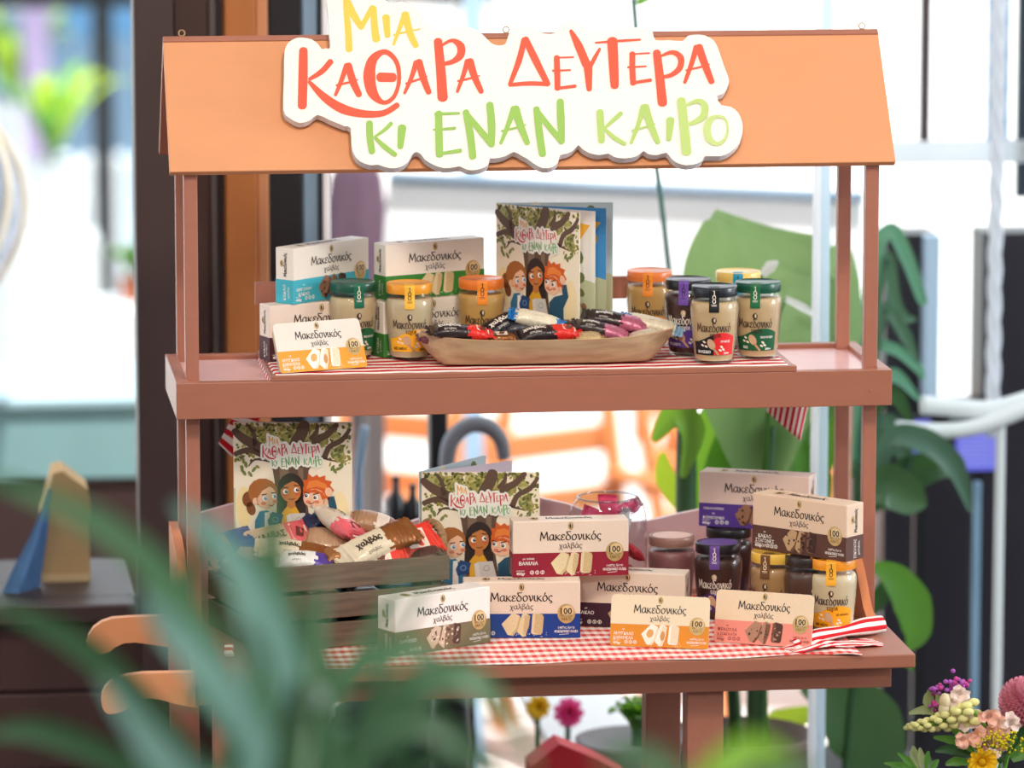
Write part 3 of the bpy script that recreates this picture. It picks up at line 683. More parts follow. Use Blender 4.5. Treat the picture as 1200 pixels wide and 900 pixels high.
carton('halva_pack', 'small rounded halva pack with orange band standing on the lower checked cloth', 714.5, 756.5, ZL, (222, 142, 40), 'almond', 'με|ΑΜΥΓΔΑΛΟ|ΚΑΡΑΜΕΛΑ', rz=-.31, cream=(240, 222, 190), w=.1435, h=PH, d=.024, lean=.22, rounded=True, group='small halva packs')
carton('halva_pack', 'small rounded halva pack with salmon pink band beside the orange topped jar', 836, 752, ZL, (238, 148, 132), 'nut', 'με|ΦΡΑΟΥΛΑ|& ΣΟΚΟΛΑΤΑ', rz=-.45, cream=(240, 216, 184), w=.146, h=PH+.002, d=.024, lean=.22, rounded=True, group='small halva packs', txtcol=(140, 60, 60))
carton('halva_carton', 'halva carton with violet band resting on a black jar lid at the back', 819, 616, ZL+.1135, (82, 54, 140), 'choco', 'ΣΟΚΟΛΑΤΕΝΙΟΣ|με|ΦΟΥΝΤΟΥΚΙΑ', rz=-.42, cream=(228, 204, 192), group=GLo)
carton('halva_carton', 'halva carton with brown band perched across two jar lids', 881.6, 642, ZL+.1135, (92, 58, 48), 'cocoa', 'με|ΚΑΚΑΟ|ΣΤΑΓΟΝΕΣ|ΣΟΚΟΛΑΤΑΣ', u2=991.5, branch=-1, cream=(230, 200, 172), group=GLo)

# ================================================================== JARS
BODY = [(0, .002), (.020, .0012), (.0265, .0), (.0288, .002), (.0294, .006), (.0318, .030), (.0344, .058), (.0358, .076), (.0360, .082), (.0352, .088), (.0330, .0925), (.0316, .095), (.0316, .100)]
CONT = [(0, .0045), (.0262, .0045), (.0282, .008), (.0306, .030), (.0332, .058), (.0346, .076), (.0347, .082), (.0338, .087), (.0318, .0905), (0, .0905)]
LID = [(0, .0985), (.0332, .0985), (.0338, .0995), (.0338, .1112), (.0330, .1128), (.0312, .1132), (.0306, .1124), (0, .1124)]
def jr(z, P=BODY):
    for (r0, z0_), (r1, z1_) in zip(P[3:], P[4:]):
        if z0_ <= z <= z1_: return r0+(r1-r0)*(z-z0_)/(z1_-z0_)
    return .03
m_jarglass = glassmat('jar_glass', (250, 252, 250), 1.42)
def jar_label(blob, blob2, txt, word, sub, dark):
    a = Art(); t = ink((236, 226, 214) if dark else (58, 42, 38)); bl = ink(blob); N = 16
    top = lambda x: .040+.007*math.sin((x+.01)*70)
    xs = [-.034+.068*i/N for i in range(N+1)]
    for i in range(N):
        xa, xb = xs[i], xs[i+1]; m = ink(blob2) if (blob2 and xa+xb > 0) else bl
        a.raw([(xa, .0135), (xb, .0135), (xb, top(xb)), (xa, top(xa))], [[0, 1, 2, 3]], m, 1)
    a.logo('Μακεδονικό', 0, .0485, .052, t, 2, .075, .0125)
    a.logo('ταχίνι', .002, .0405, .017, t, 3, .08, .0075)
    a.ell(0, .0655, .0036, .0046, ink((70, 52, 44) if not dark else (200, 180, 150)), 2); a.ell(.0008, .0658, .0013, .003, ink((222, 204, 176)), 3)
    a.ell(-.004, .030, .0055, .0085, ink((206, 168, 134)), 4, .5); a.stroke([(-.001, .024), (.007, .0145)], .0032, ink((196, 150, 112)), 4)
    for x, y in ((-.015, .033), (-.018, .028), (-.012, .0265), (.012, .026), (.015, .022), (.010, .021)): a.ell(x, y, .0028, .0016, ink((240, 226, 206)), 4, -.5, 8)
    a.text(word, -.016, .0185, .0038, ink(WHT if not txt else txt), 5, bold=.03, maxw=.022); a.text(sub, .018, .034, .003, ink(WHT if not txt else txt), 5, bold=.02, maxw=.02); a.text('350gr', .021, .0165, .0032, ink(WHT if not txt else txt), 5, bold=.03)
    return a
STP = [(.014, .1130), (.031, .1134), (.0344, .1118), (.0344, .0985), (.0340, .096), (.0354, .0885), (.0364, .082), (.0362, .0775)]
def strip_map(x, s, off):
    q = s
    for (r0, z0_), (r1, z1_) in zip(STP, STP[1:]):
        l = math.hypot(r1-r0, z1_-z0_)
        if q <= l or (r1, z1_) == STP[-1]:
            t = q/l; r = r0+(r1-r0)*t; z = z0_+(z1_-z0_)*t
            nr, nz = -(z1_-z0_)/l, (r1-r0)/l; break
        q -= l
    rr = r+nr*off; zz = z+nz*off; an = x/max(r, .03)
    return Vector((rr*math.sin(an), -rr*math.cos(an), zz)) if r > .029 else Vector((x, -rr, zz))
SLEN = sum(math.hypot(b[0]-a[0], b[1]-a[1]) for a, b in zip(STP, STP[1:]))
def jar(label, how, u, v, z, lidc, cont, stripc, blob, blob2=None, word='ΜΕ ΜΕΛΙ', sub='', rot=-.12, dark=False, lidtop=None, stripink=None, group=None, lidrough=.35, txt=None):
    if how == 'b': P = PZ(u, v, z); P.y += .029
    elif how == 'lb': P = PZ(u, v, z+.0985); P.y += .0335
    else: P = PZ(u, v, z+.113)
    t = thing('tahini_jar', label, 'jar', (P.x, P.y, z), rot-YAW, group)
    part('contents', lathe(CONT, 36), mat('paste_%d_%d_%d' % cont, cont, .35, .5, .05, 40), t, smooth=True)
    mb = MB().add(lathe(BODY, 40), m_jarglass, None, True)
    jar_label(blob, blob2, txt, word, sub, dark).place(mb, lambda x, y, L: Vector(((jr(y)+.0001*L)*math.sin(x/.033), -(jr(y)+.0001*L)*math.cos(x/.033), y)))
    mb.build('glass_body', t)
    lm = mat('lid_%d_%d_%d' % lidc, lidc, lidrough, .5, coat=.25)
    mb = MB().add(lathe(LID, 48), lm, None, True)
    if lidtop: mb.add(lathe([(.029, .1126), (0, .1126)], 32), ink(lidtop))
    lid = mb.build('lid', t)
    if stripc:
        m = ink(stripc); a = Art(); W2 = .0075; n = 14
        for i in range(n):
            s0_, s1_ = SLEN*i/n, SLEN*(i+1)/n
            for k in range(4):
                x0_, x1_ = -W2+2*W2*k/4, -W2+2*W2*(k+1)/4
                a.raw([(x0_, s0_), (x0_, s1_), (x1_, s1_), (x1_, s0_)], [[0, 1, 2, 3]], m, 1)
        ik = ink(stripink or ((60, 40, 24) if sum(stripc) > 330 else (244, 236, 220)))
        s0_ = .0235
        a.stroke([(-.0012, s0_+.0005), (.0003, s0_-.0003), (.0003, s0_+.0065)], .0012, ik, 3, smooth=False)
        for c in (.0095, .0155): a.stroke([(.0022*math.cos(q)*.9, s0_+c+.003*math.sin(q)) for q in [2*PI*k/10 for k in range(10)]], [.0011], ik, 3, True, 2) if False else a.stroke([(.0021*math.cos(2*PI*k/10), s0_+c+.003*math.sin(2*PI*k/10)) for k in range(10)], .0011, ik, 3, True, 2)
        a.rect(-.004, s0_+.0205, .004, s0_+.0212, ik, 3); a.rect(-.0035, s0_+.0222, .0035, s0_+.0228, ik, 3)
        mb = MB(); a.place(mb, lambda x, s, L: strip_map(x, s, .00012*L)); mb.build('seal_strip', lid)
    return t
TAH = (204, 174, 134); HON = (206, 160, 92); CHO = (64, 36, 32)
G1, G2 = 'tahini jars on the upper shelf', 'jars on the lower table'
jar('tahini jar with dark green lid, behind the leaning orange banded pack', 'b', 416, 421.5, ZU, (20, 84, 66), (206, 184, 148), (26, 104, 78), (30, 104, 66), word='ΒΙΟ', sub='ΒΙΟΛΟΓΙΚΟ', rot=.3, group=G1)
jar('tahini jar with yellow lid, beside the left end of the wooden trough', 'b', 482, 423, ZU, (240, 160, 40), (204, 184, 150), (246, 190, 70), (246, 178, 42), word='ΜΕ ΜΕΛΙ', rot=.05, group=G1, txt=(70, 46, 20))
jar('tahini jar with orange lid, in front of the two green cartons', 'lb', 567, 340.5, ZU, (236, 124, 40), HON, (242, 140, 44), (236, 140, 40), word='ΜΕΛΙ', rot=.06, group=G1, txt=(70, 46, 20))
jar('tahini jar with orange lid, just right of the open book', 'lb', 765, 331, ZU, (234, 128, 60), (196, 152, 92), (240, 142, 48), (236, 140, 40), rot=-.1, group=G1, txt=(70, 46, 20))
jar('dark cocoa tahini jar with black lid and purple seal strip', 'b', 810, 418, ZU, (28, 28, 34), CHO, (112, 76, 168), (88, 62, 150), word='ΜΕ ΚΑΚΑΟ', rot=-.25, dark=True, group=G1)
jar('tahini jar with yellow lid and blue seal strip, at the back of the jar group', 'tc', 865, 317, ZU, (236, 204, 110), (206, 180, 140), (34, 150, 186), (60, 150, 180), rot=-.05, group=G1)
jar('tahini jar with black lid and red and black print, foremost of its group', 'b', 840.5, 427, ZU, (26, 34, 44), TAH, (24, 24, 28), (26, 24, 28), (226, 44, 48), word='ΚΛΑΣΙΚΟ', sub='ΟΛΙΚΗΣ', rot=-.05, group=G1)
jar('tahini jar with dark green lid, rightmost on the upper shelf', 'b', 891.5, 421.6, ZU, (18, 82, 62), TAH, (28, 108, 66), (26, 92, 58), word='ΒΙΟ', sub='ΒΙΟΛΟΓΙΚΟ', rot=-.16, group=G1)
MAU = (142, 92, 96)
jar('mauve jar with brown metal lid beside the glass jar of sweets', 'lb', 791, 642.5, ZL, (150, 112, 98), MAU, None, (142, 92, 96), rot=-.1, group=G2, lidtop=(226, 190, 178))
jar('dark cocoa jar with black lid, purple strip and purple disc on top', 'lb', 846, 651, ZL, (26, 24, 30), (66, 40, 36), (104, 72, 150), (74, 52, 110), word='ΜΕ ΚΑΚΑΟ', rot=-.2, dark=True, group=G2, lidtop=(92, 66, 140))
jar('dark jar with plain black lid underneath the violet banded carton', 'lb', 858, 633, ZL, (22, 22, 26), (46, 32, 34), None, (46, 40, 60), rot=-.2, dark=True, group=G2)
jar('dark brown jar half hidden between the yellow lidded and orange lidded jars', 'tc', 947, 650, ZL, (40, 30, 30), (84, 56, 48), None, (70, 50, 44), rot=.2, dark=True, group=G2)
jar('tahini jar with yellow lid and brown strip underneath the brown banded carton', 'lb', 912, 662, ZL, (234, 188, 74), (172, 132, 88), (110, 70, 40), (150, 100, 60), rot=-.45, group=G2, stripink=(240, 220, 180))
jar('cream tahini jar with orange lid and orange label at the right end of the table', 'b', 980, 747, ZL, (244, 154, 34), (216, 196, 162), (248, 178, 52), (248, 168, 32), word='ΜΕ ΜΕΛΙ', sub='ΜΕ ΑΝΘΟΜΕΛΟ', rot=-.15, group=G2, txt=(90, 56, 20))

# ================================================================== BOOKS
def cover_art(w, h):
    a = Art(); X = lambda zx: (zx-75)/890*w; Y = lambda zy: h-(zy-65)/1093*h
    k = w/890
    pt = lambda l: [(X(p), Y(q)) for p, q in l]
    rnd = random.Random(4)
    a.rect(0, 0, w, h, ink((243, 232, 208)), 1)
    a.ell(X(152), Y(700), 60*k, 160*k, ink((244, 222, 164)), 2); a.ell(X(870), Y(760), 70*k, 190*k, ink((244, 224, 176)), 2)
    a.poly(pt([(75, 990), (200, 930), (340, 960), (560, 1000), (780, 960), (965, 980), (965, 1158), (75, 1158)]), ink((104, 98, 140)), 2)
    for i in range(46):
        zx = rnd.uniform(140, 900); lim = 250 if zx < 300 or zx > 760 else 120
        a.ell(X(zx), min(Y(90+rnd.random()*lim), h-60*k), rnd.uniform(34, 60)*k, rnd.uniform(26, 50)*k, ink(rnd.choice([(176, 174, 112), (150, 150, 84), (196, 188, 128), (128, 128, 70), (168, 158, 92)])), 2.2+.02*i, rnd.uniform(0, 3), 11)
    G = [(96, 100, 48), (128, 130, 62), (164, 160, 82), (198, 186, 106), (84, 88, 50), (150, 140, 60)]
    for i in range(330):
        zx = rnd.uniform(80, 960); lim = 330 if zx < 260 or zx > 800 else 190
        zy = 70+rnd.random()**1.5*lim
        a.ell(min(max(X(zx), 16*k), w-16*k), min(Y(zy), h-14*k), rnd.uniform(10, 24)*k*.8, rnd.uniform(6, 13)*k, ink(rnd.choice(G)), 3+(i % 3), rnd.uniform(0, 3), 8)
    BR, B2 = ink((98, 76, 62)), ink((130, 106, 86))
    a.poly(pt([(330, 330), (370, 420), (400, 600), (390, 900), (660, 900), (620, 600), (640, 420), (700, 330), (620, 300), (560, 330), (500, 300), (420, 330)]), BR, 7)
    a.poly(pt([(420, 400), (440, 880), (500, 880), (490, 400)]), B2, 8); a.poly(pt([(560, 400), (570, 880), (600, 880), (600, 400)]), B2, 8)
    S = lambda l, wd, m=BR, L=7: a.stroke(pt(l), [q*k for q in wd], m, L, n=4)
    S([(540, 340), (540, 230), (590, 140), (610, 75)], (130, 90, 90, 80)); S([(640, 330), (700, 200), (780, 150), (850, 80)], (90, 60, 50, 40)); S([(760, 320), (800, 240), (890, 190), (950, 110)], (44, 40, 40, 24))
    S([(660, 180), (700, 130), (710, 80)], (36, 30, 20)); S([(400, 350), (290, 260), (160, 190), (85, 130)], (90, 80, 70, 50)); S([(330, 330), (200, 270), (90, 300)], (40, 46, 36)); S([(240, 230), (230, 150), (190, 85)], (40, 30, 22)); S([(350, 350), (240, 340), (190, 390)], (26, 16, 8)); S([(740, 320), (800, 340), (850, 350)], (20, 14, 7))
    for cx, cy in ((150, 350), (170, 380), (155, 440), (200, 450), (230, 415), (140, 410), (820, 310), (850, 300), (880, 330), (890, 375), (835, 420), (820, 400), (865, 405)):
        a.ell(X(cx), Y(cy), 26*k, 12*k, ink((122, 132, 72)), 9, rnd.uniform(.2, 2.2), 9)
    # children: left girl
    H1 = ink((170, 104, 54)); H1d = ink((132, 78, 44)); SK = ink((242, 194, 160)); RED = ink((226, 130, 104)); WH = ink((252, 250, 246)); EY = ink((70, 140, 190)); BK = ink((46, 34, 32))
    a.ell(X(185), Y(640), 46*k, 60*k, H1d, 9); a.ell(X(205), Y(710), 34*k, 52*k, H1d, 9, .3)
    a.ell(X(295), Y(585), 112*k, 105*k, H1, 10)
    a.poly(pt([(225, 1158), (235, 800), (270, 730), (330, 720), (400, 800), (420, 1158)]), ink((58, 122, 164)), 10); a.poly(pt([(300, 1158), (310, 740), (345, 735), (360, 1158)]), WH, 11)
    a.ell(X(322), Y(625), 78*k, 88*k, SK, 12); a.ell(X(238), Y(655), 22*k, 28*k, SK, 12)
    a.poly(pt([(225, 620), (235, 540), (300, 495), (385, 520), (405, 560), (350, 540), (290, 575), (255, 630)]), H1, 13)
    # middle girl
    BH = ink((52, 40, 38)); SD = ink((198, 124, 66))
    a.ell(X(508), Y(560), 102*k, 122*k, BH, 10); a.poly(pt([(405, 560), (400, 830), (470, 860), (560, 860), (620, 800), (610, 560)]), BH, 10)
    a.poly(pt([(430, 1158), (435, 740), (475, 690), (540, 690), (570, 740), (600, 1158)]), ink((226, 170, 48)), 12); a.poly(pt([(475, 690), (480, 640), (535, 640), (540, 690), (508, 710)]), SD, 13)
    a.ell(X(505), Y(578), 78*k, 84*k, SD, 14); a.poly(pt([(420, 580), (430, 500), (490, 460), (560, 480), (595, 540), (600, 590), (565, 520), (520, 500), (460, 530)]), BH, 15)
    # boy
    OH = ink((214, 96, 40)); O2 = ink((236, 134, 62))
    a.poly(pt([(600, 620), (590, 560), (605, 530), (595, 490), (630, 490), (635, 440), (670, 470), (700, 450), (720, 470), (765, 455), (765, 490), (815, 500), (800, 530), (832, 570), (805, 590), (800, 640), (740, 660), (640, 640)]), OH, 12)
    a.poly(pt([(620, 560), (640, 500), (700, 490), (770, 520), (780, 560), (700, 540)]), O2, 13)
    a.poly(pt([(640, 1158), (650, 760), (700, 715), (790, 690), (780, 620), (830, 610), (852, 700), (800, 790), (810, 1158)]), ink((40, 84, 108)), 12)
    a.ell(X(682), Y(630), 84*k, 74*k, SK, 14); a.ell(X(765), Y(655), 20*k, 26*k, SK, 14); a.poly(pt([(600, 610), (620, 570), (690, 560), (745, 585), (770, 625), (740, 640), (725, 595), (660, 585)]), OH, 15)
    a.ell(X(790), Y(580), 28*k, 36*k, SK, 16, .3)
    for (x, y, px_, c) in ((310, 632, 6, EY), (382, 615, 6, EY), (465, 580, 7, BK), (548, 566, 7, BK), (625, 608, -5, BK), (692, 622, -5, BK)):
        a.ell(X(x), Y(y), 20*k, 19*k, WH, 17); a.ell(X(x+px_), Y(y), 12*k, 13*k, c, 18); a.ell(X(x+px_+3), Y(y-4), 4*k, 4*k, WH, 19, 0, 6)
    for l in ([(290, 605), (325, 598)], [(362, 590), (392, 588)], [(440, 548), (485, 548)], [(530, 530), (565, 535)], [(610, 582), (640, 592)], [(675, 600), (715, 588)]): S(l, (8, 6), BK, 19)
    for x, y in ((300, 670), (385, 655), (465, 610), (555, 598), (635, 655), (700, 655)): a.ell(X(x), Y(y), 20*k, 12*k, RED if x < 420 or x > 600 else ink((206, 100, 60)), 16)
    S([(340, 680), (360, 688), (380, 676)], (7, 8, 6), ink((150, 70, 60)), 19); S([(490, 632), (510, 638), (535, 630)], (7, 8, 6), ink((120, 60, 44)), 19); S([(640, 664), (660, 668), (680, 656)], (7, 8, 6), ink((150, 70, 60)), 19)
    a.poly(pt([(330, 800), (365, 730), (448, 752), (425, 830), (345, 850)]), ink((44, 74, 128)), 18); a.ell(X(388), Y(790), 24*k, 22*k, ink((120, 160, 210)), 19); a.ell(X(388), Y(790), 17*k, 15*k, ink((44, 74, 128)), 20)
    a.poly(pt([(470, 760), (500, 745), (520, 860), (480, 860)]), ink((226, 222, 214)), 18); a.poly(pt([(500, 745), (610, 738), (640, 860), (520, 870)]), ink((210, 206, 200)), 19); a.stroke(pt([(540, 790), (570, 770), (585, 800), (550, 810)]), 4*k, ink((140, 136, 132)), 20, True)
    # title
    x0, x1 = X(278), X(755); y0, y1 = Y(140), Y(415); fx = lambda u, v: (x0+(u-332)/(870-332)*(x1-x0), y0+(v+18)/(199+18)*(y1-y0))
    tt = title_art({YEL: (232, 164, 70), COR: (204, 44, 58), GRN: (96, 160, 92), LGR: (104, 168, 100), (182, 206, 122): (112, 172, 106), (190, 210, 134): (112, 172, 106)}, outline=ink((238, 236, 226)))
    a.sub(tt, fx, 19)
    return a
def picture_art(w, h, seed, sky):
    a = Art(); r = random.Random(seed); a.rect(0, 0, w, h, ink(sky), 1)
    a.poly([(0, h*.55), (w*.4, h*.62), (w, h*.5), (w, 0), (0, 0)], ink((196, 200, 160)), 2)
    for i in range(26): a.ell(r.uniform(.1, .9)*w, r.uniform(.1, .95)*h, r.uniform(.02, .08)*w, r.uniform(.015, .05)*h, ink(r.choice([(176, 150, 96), (110, 120, 66), (230, 224, 206), (150, 110, 80)])), 3+i % 3, r.uniform(0, 3), 9)
    a.poly([(w*.5, h*.95), (w*.95, h*.9), (w*.72, h*.66)], ink((240, 180, 60)), 7); a.poly([(w*.62, h*.93), (w*.82, h*.92), (w*.72, h*.66)], ink((222, 96, 70)), 8)
    a.poly([(w*.15, h*.9), (w*.4, h*.93), (w*.3, h*.72)], ink((150, 110, 190)), 7)
    return a
BW, BH_ = .175, .217
COVER = cover_art(BW, BH_)
def book(label, P, rz, leaves, rzb, group='storybooks with three children under a tree'):
    """stands on end, spine at the left; leaves = angles of the inner pages away from the back cover"""
    t = thing('picture_book', label, 'book', P, 0, group)
    pw = paper((246, 240, 230))
    def leaf(name, ang, th, art, art2=None, w=BW-.003, h=BH_-.003, y0=0):
        M = RZ(ang) @ T(0, y0, (BH_-h)/2); mb = MB().add(box2(.0008, w, 0, th, 0, h, 0), pw, M)
        if art: art.place(mb, lambda x, y, L: M @ Vector((.0008+x*(w-.0008)/BW, -.00007*L, y*h/BH_)))
        if art2: art2.place(mb, lambda x, y, L: M @ Vector((w-x*(w-.0008)/BW, th+.00007*L, y*h/BH_)))
        return mb.build(name, t)
    leaf('front_cover', rz, .0009, COVER, None, BW, BH_)
    for i, (an, sky) in enumerate(leaves): leaf('page', an, .0006, picture_art(BW, BH_, i+3, sky), None)
    leaf('back_cover', rzb, .0009, picture_art(BW, BH_, 11, (196, 216, 222)), COVER if False else None, BW, BH_, .004)
    return t
zt_ = ZU+BH_
P = PY(581, 234, .225); P.z = ZU
book('storybook with a tree and three children standing open on the upper shelf', P, solve_rz(P, BW, 679, -1), [(solve_rz(P, BW-.003, 697, -1), (240, 236, 230)), (solve_rz(P, BW-.003, 710, -1), (70, 150, 214))], solve_rz(P, BW, 724.5, -1)+.05)
P = PY(272.5, 495, .095); P.z -= BH_
book('storybook with a tree and three children standing at the back of the wooden crate', P, -.17, [(-.15, (246, 240, 230))], -.13)
P = PZ(493.5, 553, ZL+BH_); P.z = ZL
book('storybook with a tree and three children, half open behind the crimson banded carton', P, solve_rz(P, BW, 641, -1), [(.55, (226, 214, 226))], solve_rz(P, BW, 572, 1))
# ================================================================== WRAPPED HALVA BARS
def foil(c, metal=0): return mat('wrap_%d_%d_%d_%d' % (tuple(c)+(int(metal*10),)), c, .32, .5, .12, 90, bump=.7, metal=metal, coat=.15)
def bar(label, A, B, Wd, H, secs, roll=0, txt=None, txtc=(240, 232, 220), seed=0, group=None, sq=None, name='halva_bar'):
    """secs: [(end fraction, colour, metal)] along the bar"""
    A, B = Vector(A), Vector(B); L = (B-A).length; xa = (B-A).normalized()
    zu = Vector((0, 0, 1)); ya = zu.cross(xa).normalized(); za = xa.cross(ya)
    M = Matrix(((xa.x, ya.x, za.x, 0), (xa.y, ya.y, za.y, 0), (xa.z, ya.z, za.z, 0), (0, 0, 0, 1))) @ RX(roll)
    r = random.Random(seed*7+3); NS, NC = 44, 20; jt = [r.uniform(-.035, .035) for _ in range(NC)]; v = []; mb = MB()
    for i in range(NS+1):
        t = i/NS; q = max(0, min(1, (t-.07)/.86)); e = abs(2*q-1)
        h = H/2*max(.05, (1-e**3.2)**.6 if e < 1 else 0); w = Wd/2*(1-.10*(1-e**4)) if .07 < t < .93 else Wd/2*.97
        if i in (0, NS): w *= .94
        ruf = .0014*math.sin(i*2.4+seed) if e > .82 else 0
        for k in range(NC):
            a = 2*PI*k/NC; c, s = math.cos(a), math.sin(a)
            x = (t-.5)*L+(.0022*(1 if k % 2 else -1) if i in (0, NS) else 0)
            y = w*math.copysign(abs(c)**.6, c); z = h*math.copysign(abs(s)**.75, s)
            j = .0005 if .07 < t < .93 else .0009
            v.append(Vector((x+r.uniform(-j, j), y+r.uniform(-j, j), z+r.uniform(-j, j)+ruf*(1 if abs(c) > .3 else .6))))
    for i in range(NS):
        t = (i+.5)/NS; by = {}
        for k in range(NC):
            for e, c, mt in secs:
                if t <= e+(jt[k] if e < 1 else 0): break
            by.setdefault((c, mt), []).append([k, (k+1) % NC, NC+(k+1) % NC, NC+k])
        for (c, mt), fs in by.items(): mb.add((v[i*NC:(i+2)*NC], fs), foil(c, mt), None, True)
    mb.add((v[:NC], [list(range(NC))[::-1]]), foil(secs[0][1], secs[0][2])); mb.add((v[-NC:], [list(range(NC))]), foil(secs[-1][1], secs[-1][2]))
    def topz(x, y):
        t = x/L+.5; q = max(0, min(1, (t-.07)/.86)); e = abs(2*q-1); h = H/2*max(.05, (1-e**3.2)**.6 if e < 1 else 0)
        w = Wd/2*(1-.10*(1-e**4)); c = min(.999, abs(y)/w)**(1/.6); return h*(math.sqrt(1-c*c))**.75
    a = Art()
    if txt:
        tx, fr, sz = txt
        if set(tx) <= set(GL)|{' '}: a.logo(tx, (fr-.5)*L, -sz*.3, sz*4.2, ink(txtc), 1, .1, sz)
        else: a.text(tx, (fr-.5)*L, 0, sz, ink(txtc), 1, bold=.02, maxw=L*.46)
        a.text('χαλβάς', (fr-.5)*L, -Wd*.3, sz*.45, ink(txtc), 1)
    if sq is not None:
        x = (sq-.5)*L; s = Wd*.3
        a.poly([(x-s, -s*.9), (x+s*.8, -s), (x+s, s*.9), (x-s*.9, s)], ink((238, 220, 200)), 1); a.poly([(x-s*.6, -s*.5), (x+s*.1, -s*.7), (x+s*.6, s*.3), (x-s*.2, s*.6)], ink((110, 60, 50)), 2)
    a.place(mb, lambda x, y, Ly: Vector((x, y, topz(x, y)+.0009+.0002*Ly)))
    c = (A+B)/2
    mb.v = [(M @ p) for p in mb.v]
    return tag(mb.build(name, None, c), label, 'wrapped sweet', group)

# ------------------------------------------------------------------ the carved trough
m_trough = mat('pale_carved_wood', (196, 166, 132), .6, .3, .22, 16, (1, 6, 6), .3, col2=(168, 136, 104))
pl, pr = PY(489, 397, .075), PY(786, 393, .075); TL = pr.x-pl.x; tc = Vector(((pl.x+pr.x)/2, .072, ZU))
def trough():
    mb = MB(); NS, NT = 40, 18
    def surf(ins):
        v = []
        for i in range(NS+1):
            s = -1+2*i/NS; S = s*(1-ins/(TL/2)); b = (.056-ins)*(1-.72*abs(s)**4.5); zr = .040+.008*abs(s)**3
            e = max(0, (abs(s)-.80)/.2); z0_ = ins*1.1+(zr-.008-ins*.3-ins)*e**1.3*.95
            for k in range(NT+1):
                t = -1+2*k/NT
                v.append(Vector((S*TL/2, b*math.copysign(abs(t)**.55, t), z0_+(zr-z0_)*abs(t)**2.6)))
        return v
    o, i_ = surf(0), surf(.006); W_ = NT+1
    q = [[a*W_+b, (a+1)*W_+b, (a+1)*W_+b+1, a*W_+b+1] for a in range(NS) for b in range(NT)]
    mb.add((o, [f[::-1] for f in q]), m_trough, None, True); mb.add((i_, q), m_trough, None, True)
    rim = [a*W_ for a in range(NS+1)]+[NS*W_+b for b in range(1, W_)]+[a*W_+NT for a in range(NS-1, -1, -1)]+[b for b in range(NT-1, 0, -1)]
    n = len(rim); V = [o[r] for r in rim]+[i_[r] for r in rim]
    mb.add((V, [[k, (k+1) % n, n+(k+1) % n, n+k] for k in range(n)]), mat('pale_wood_rim', (220, 180, 134), .55, .3, .1, 20))
    return mb
tag(trough().build('wooden_trough', None, tc), 'long pale carved wooden trough full of wrapped bars', 'bowl')
BLK, REDc, PNK, CRM, BLU, BRN, GLD = (44, 34, 38), (226, 46, 38), (206, 118, 146), (232, 222, 196), (40, 130, 204), (140, 84, 36), (206, 178, 130)
GB, GC = 'wrapped bars in the wooden trough', 'wrapped bars in the wooden crate'
def pp(u, v, y): return PY(u, v, y)
tb = [
 ('black bar with frayed red end lying at the left of the trough', (500, 387, .045), (578, 391, .05), .034, .02, [(.62, BLK, 0), (1, REDc, 0)], .25, ('χαλβάς', .33, .008), .84),
 ('black bar with white script pointing up behind the red ended bar', (566, 392, .085), (607, 370, .1), .034, .018, [(1, (38, 36, 42), 0)], .5, ('χαλβάς', .5, .008), None),
 ('small brown glitter foil bar in the middle of the trough', (566, 399, .05), (610, 397, .055), .03, .02, [(1, BRN, .5)], .15, None, .5),
 ('cream bar with blue ends lying over the black ones in the trough', (597, 367, .085), (662, 383, .075), .03, .02, [(.12, BLU, 0), (.84, CRM, 0), (1, BLU, 0)], .45, ('χαλβάς', .5, .006), None),
 ('black bar with frayed red end at the centre of the trough', (603, 394, .05), (681, 388, .055), .034, .022, [(.6, BLK, 0), (1, REDc, 0)], .3, ('χαλβάς', .3, .008), .82),
 ('short gold cream bar at the front rim of the trough', (670, 398, .045), (708, 396, .05), .03, .018, [(1, GLD, .2)], .3, None, None),
 ('black bar with pink foil end nearest the right of the trough', (670, 378, .075), (741, 396, .06), .03, .02, [(.55, (52, 40, 42), 0), (1, PNK, .3)], .3, ('χαλβάς', .3, .006), None),
 ('black bar with pink foil end behind the other pink ended bar', (683, 368, .1), (764, 384, .08), .032, .02, [(.55, (52, 40, 42), 0), (1, PNK, .3)], .4, ('χαλβάς', .3, .006), None),
 ('cream bar with blue ends at the right tip of the trough', (728, 372, .1), (799, 389, .085), .032, .02, [(.14, BLU, 0), (.86, CRM, 0), (1, (150, 190, 220), 0)], .4, ('χαλβάς', .6, .006), None),
 ('pale cream bar tucked beneath the pink foil ends', (735, 399, .06), (776, 390, .065), .028, .018, [(1, (222, 208, 180), .1)], .3, None, None),
 ('maroon bar end showing at the left tip of the trough', (489, 395, .06), (530, 398, .06), .03, .016, [(1, (120, 62, 76), 0)], .2, None, None),
 ('dark grey bar under the cream one in the trough', (590, 384, .085), (650, 388, .08), .03, .02, [(1, (74, 72, 78), 0)], .2, None, None),
 ('dark bar at the back of the trough near the storybook', (640, 383, .1), (700, 384, .1), .03, .02, [(1, (60, 46, 48), 0)], .2, None, None)]
for i, (lb, a, b, w, h, sc_, ro, tx, sq) in enumerate(tb): bar(lb, pp(*a), pp(*b), w, h, sc_, ro, tx, seed=i, group=GB, sq=sq)
tag(MB().add(rbox(.27, .075, .022, .008), foil(BLK)).build('halva_bar', None, (tc.x, tc.y, ZU+.019)), 'long dark bar lying at the bottom of the wooden trough', 'wrapped sweet', GB)

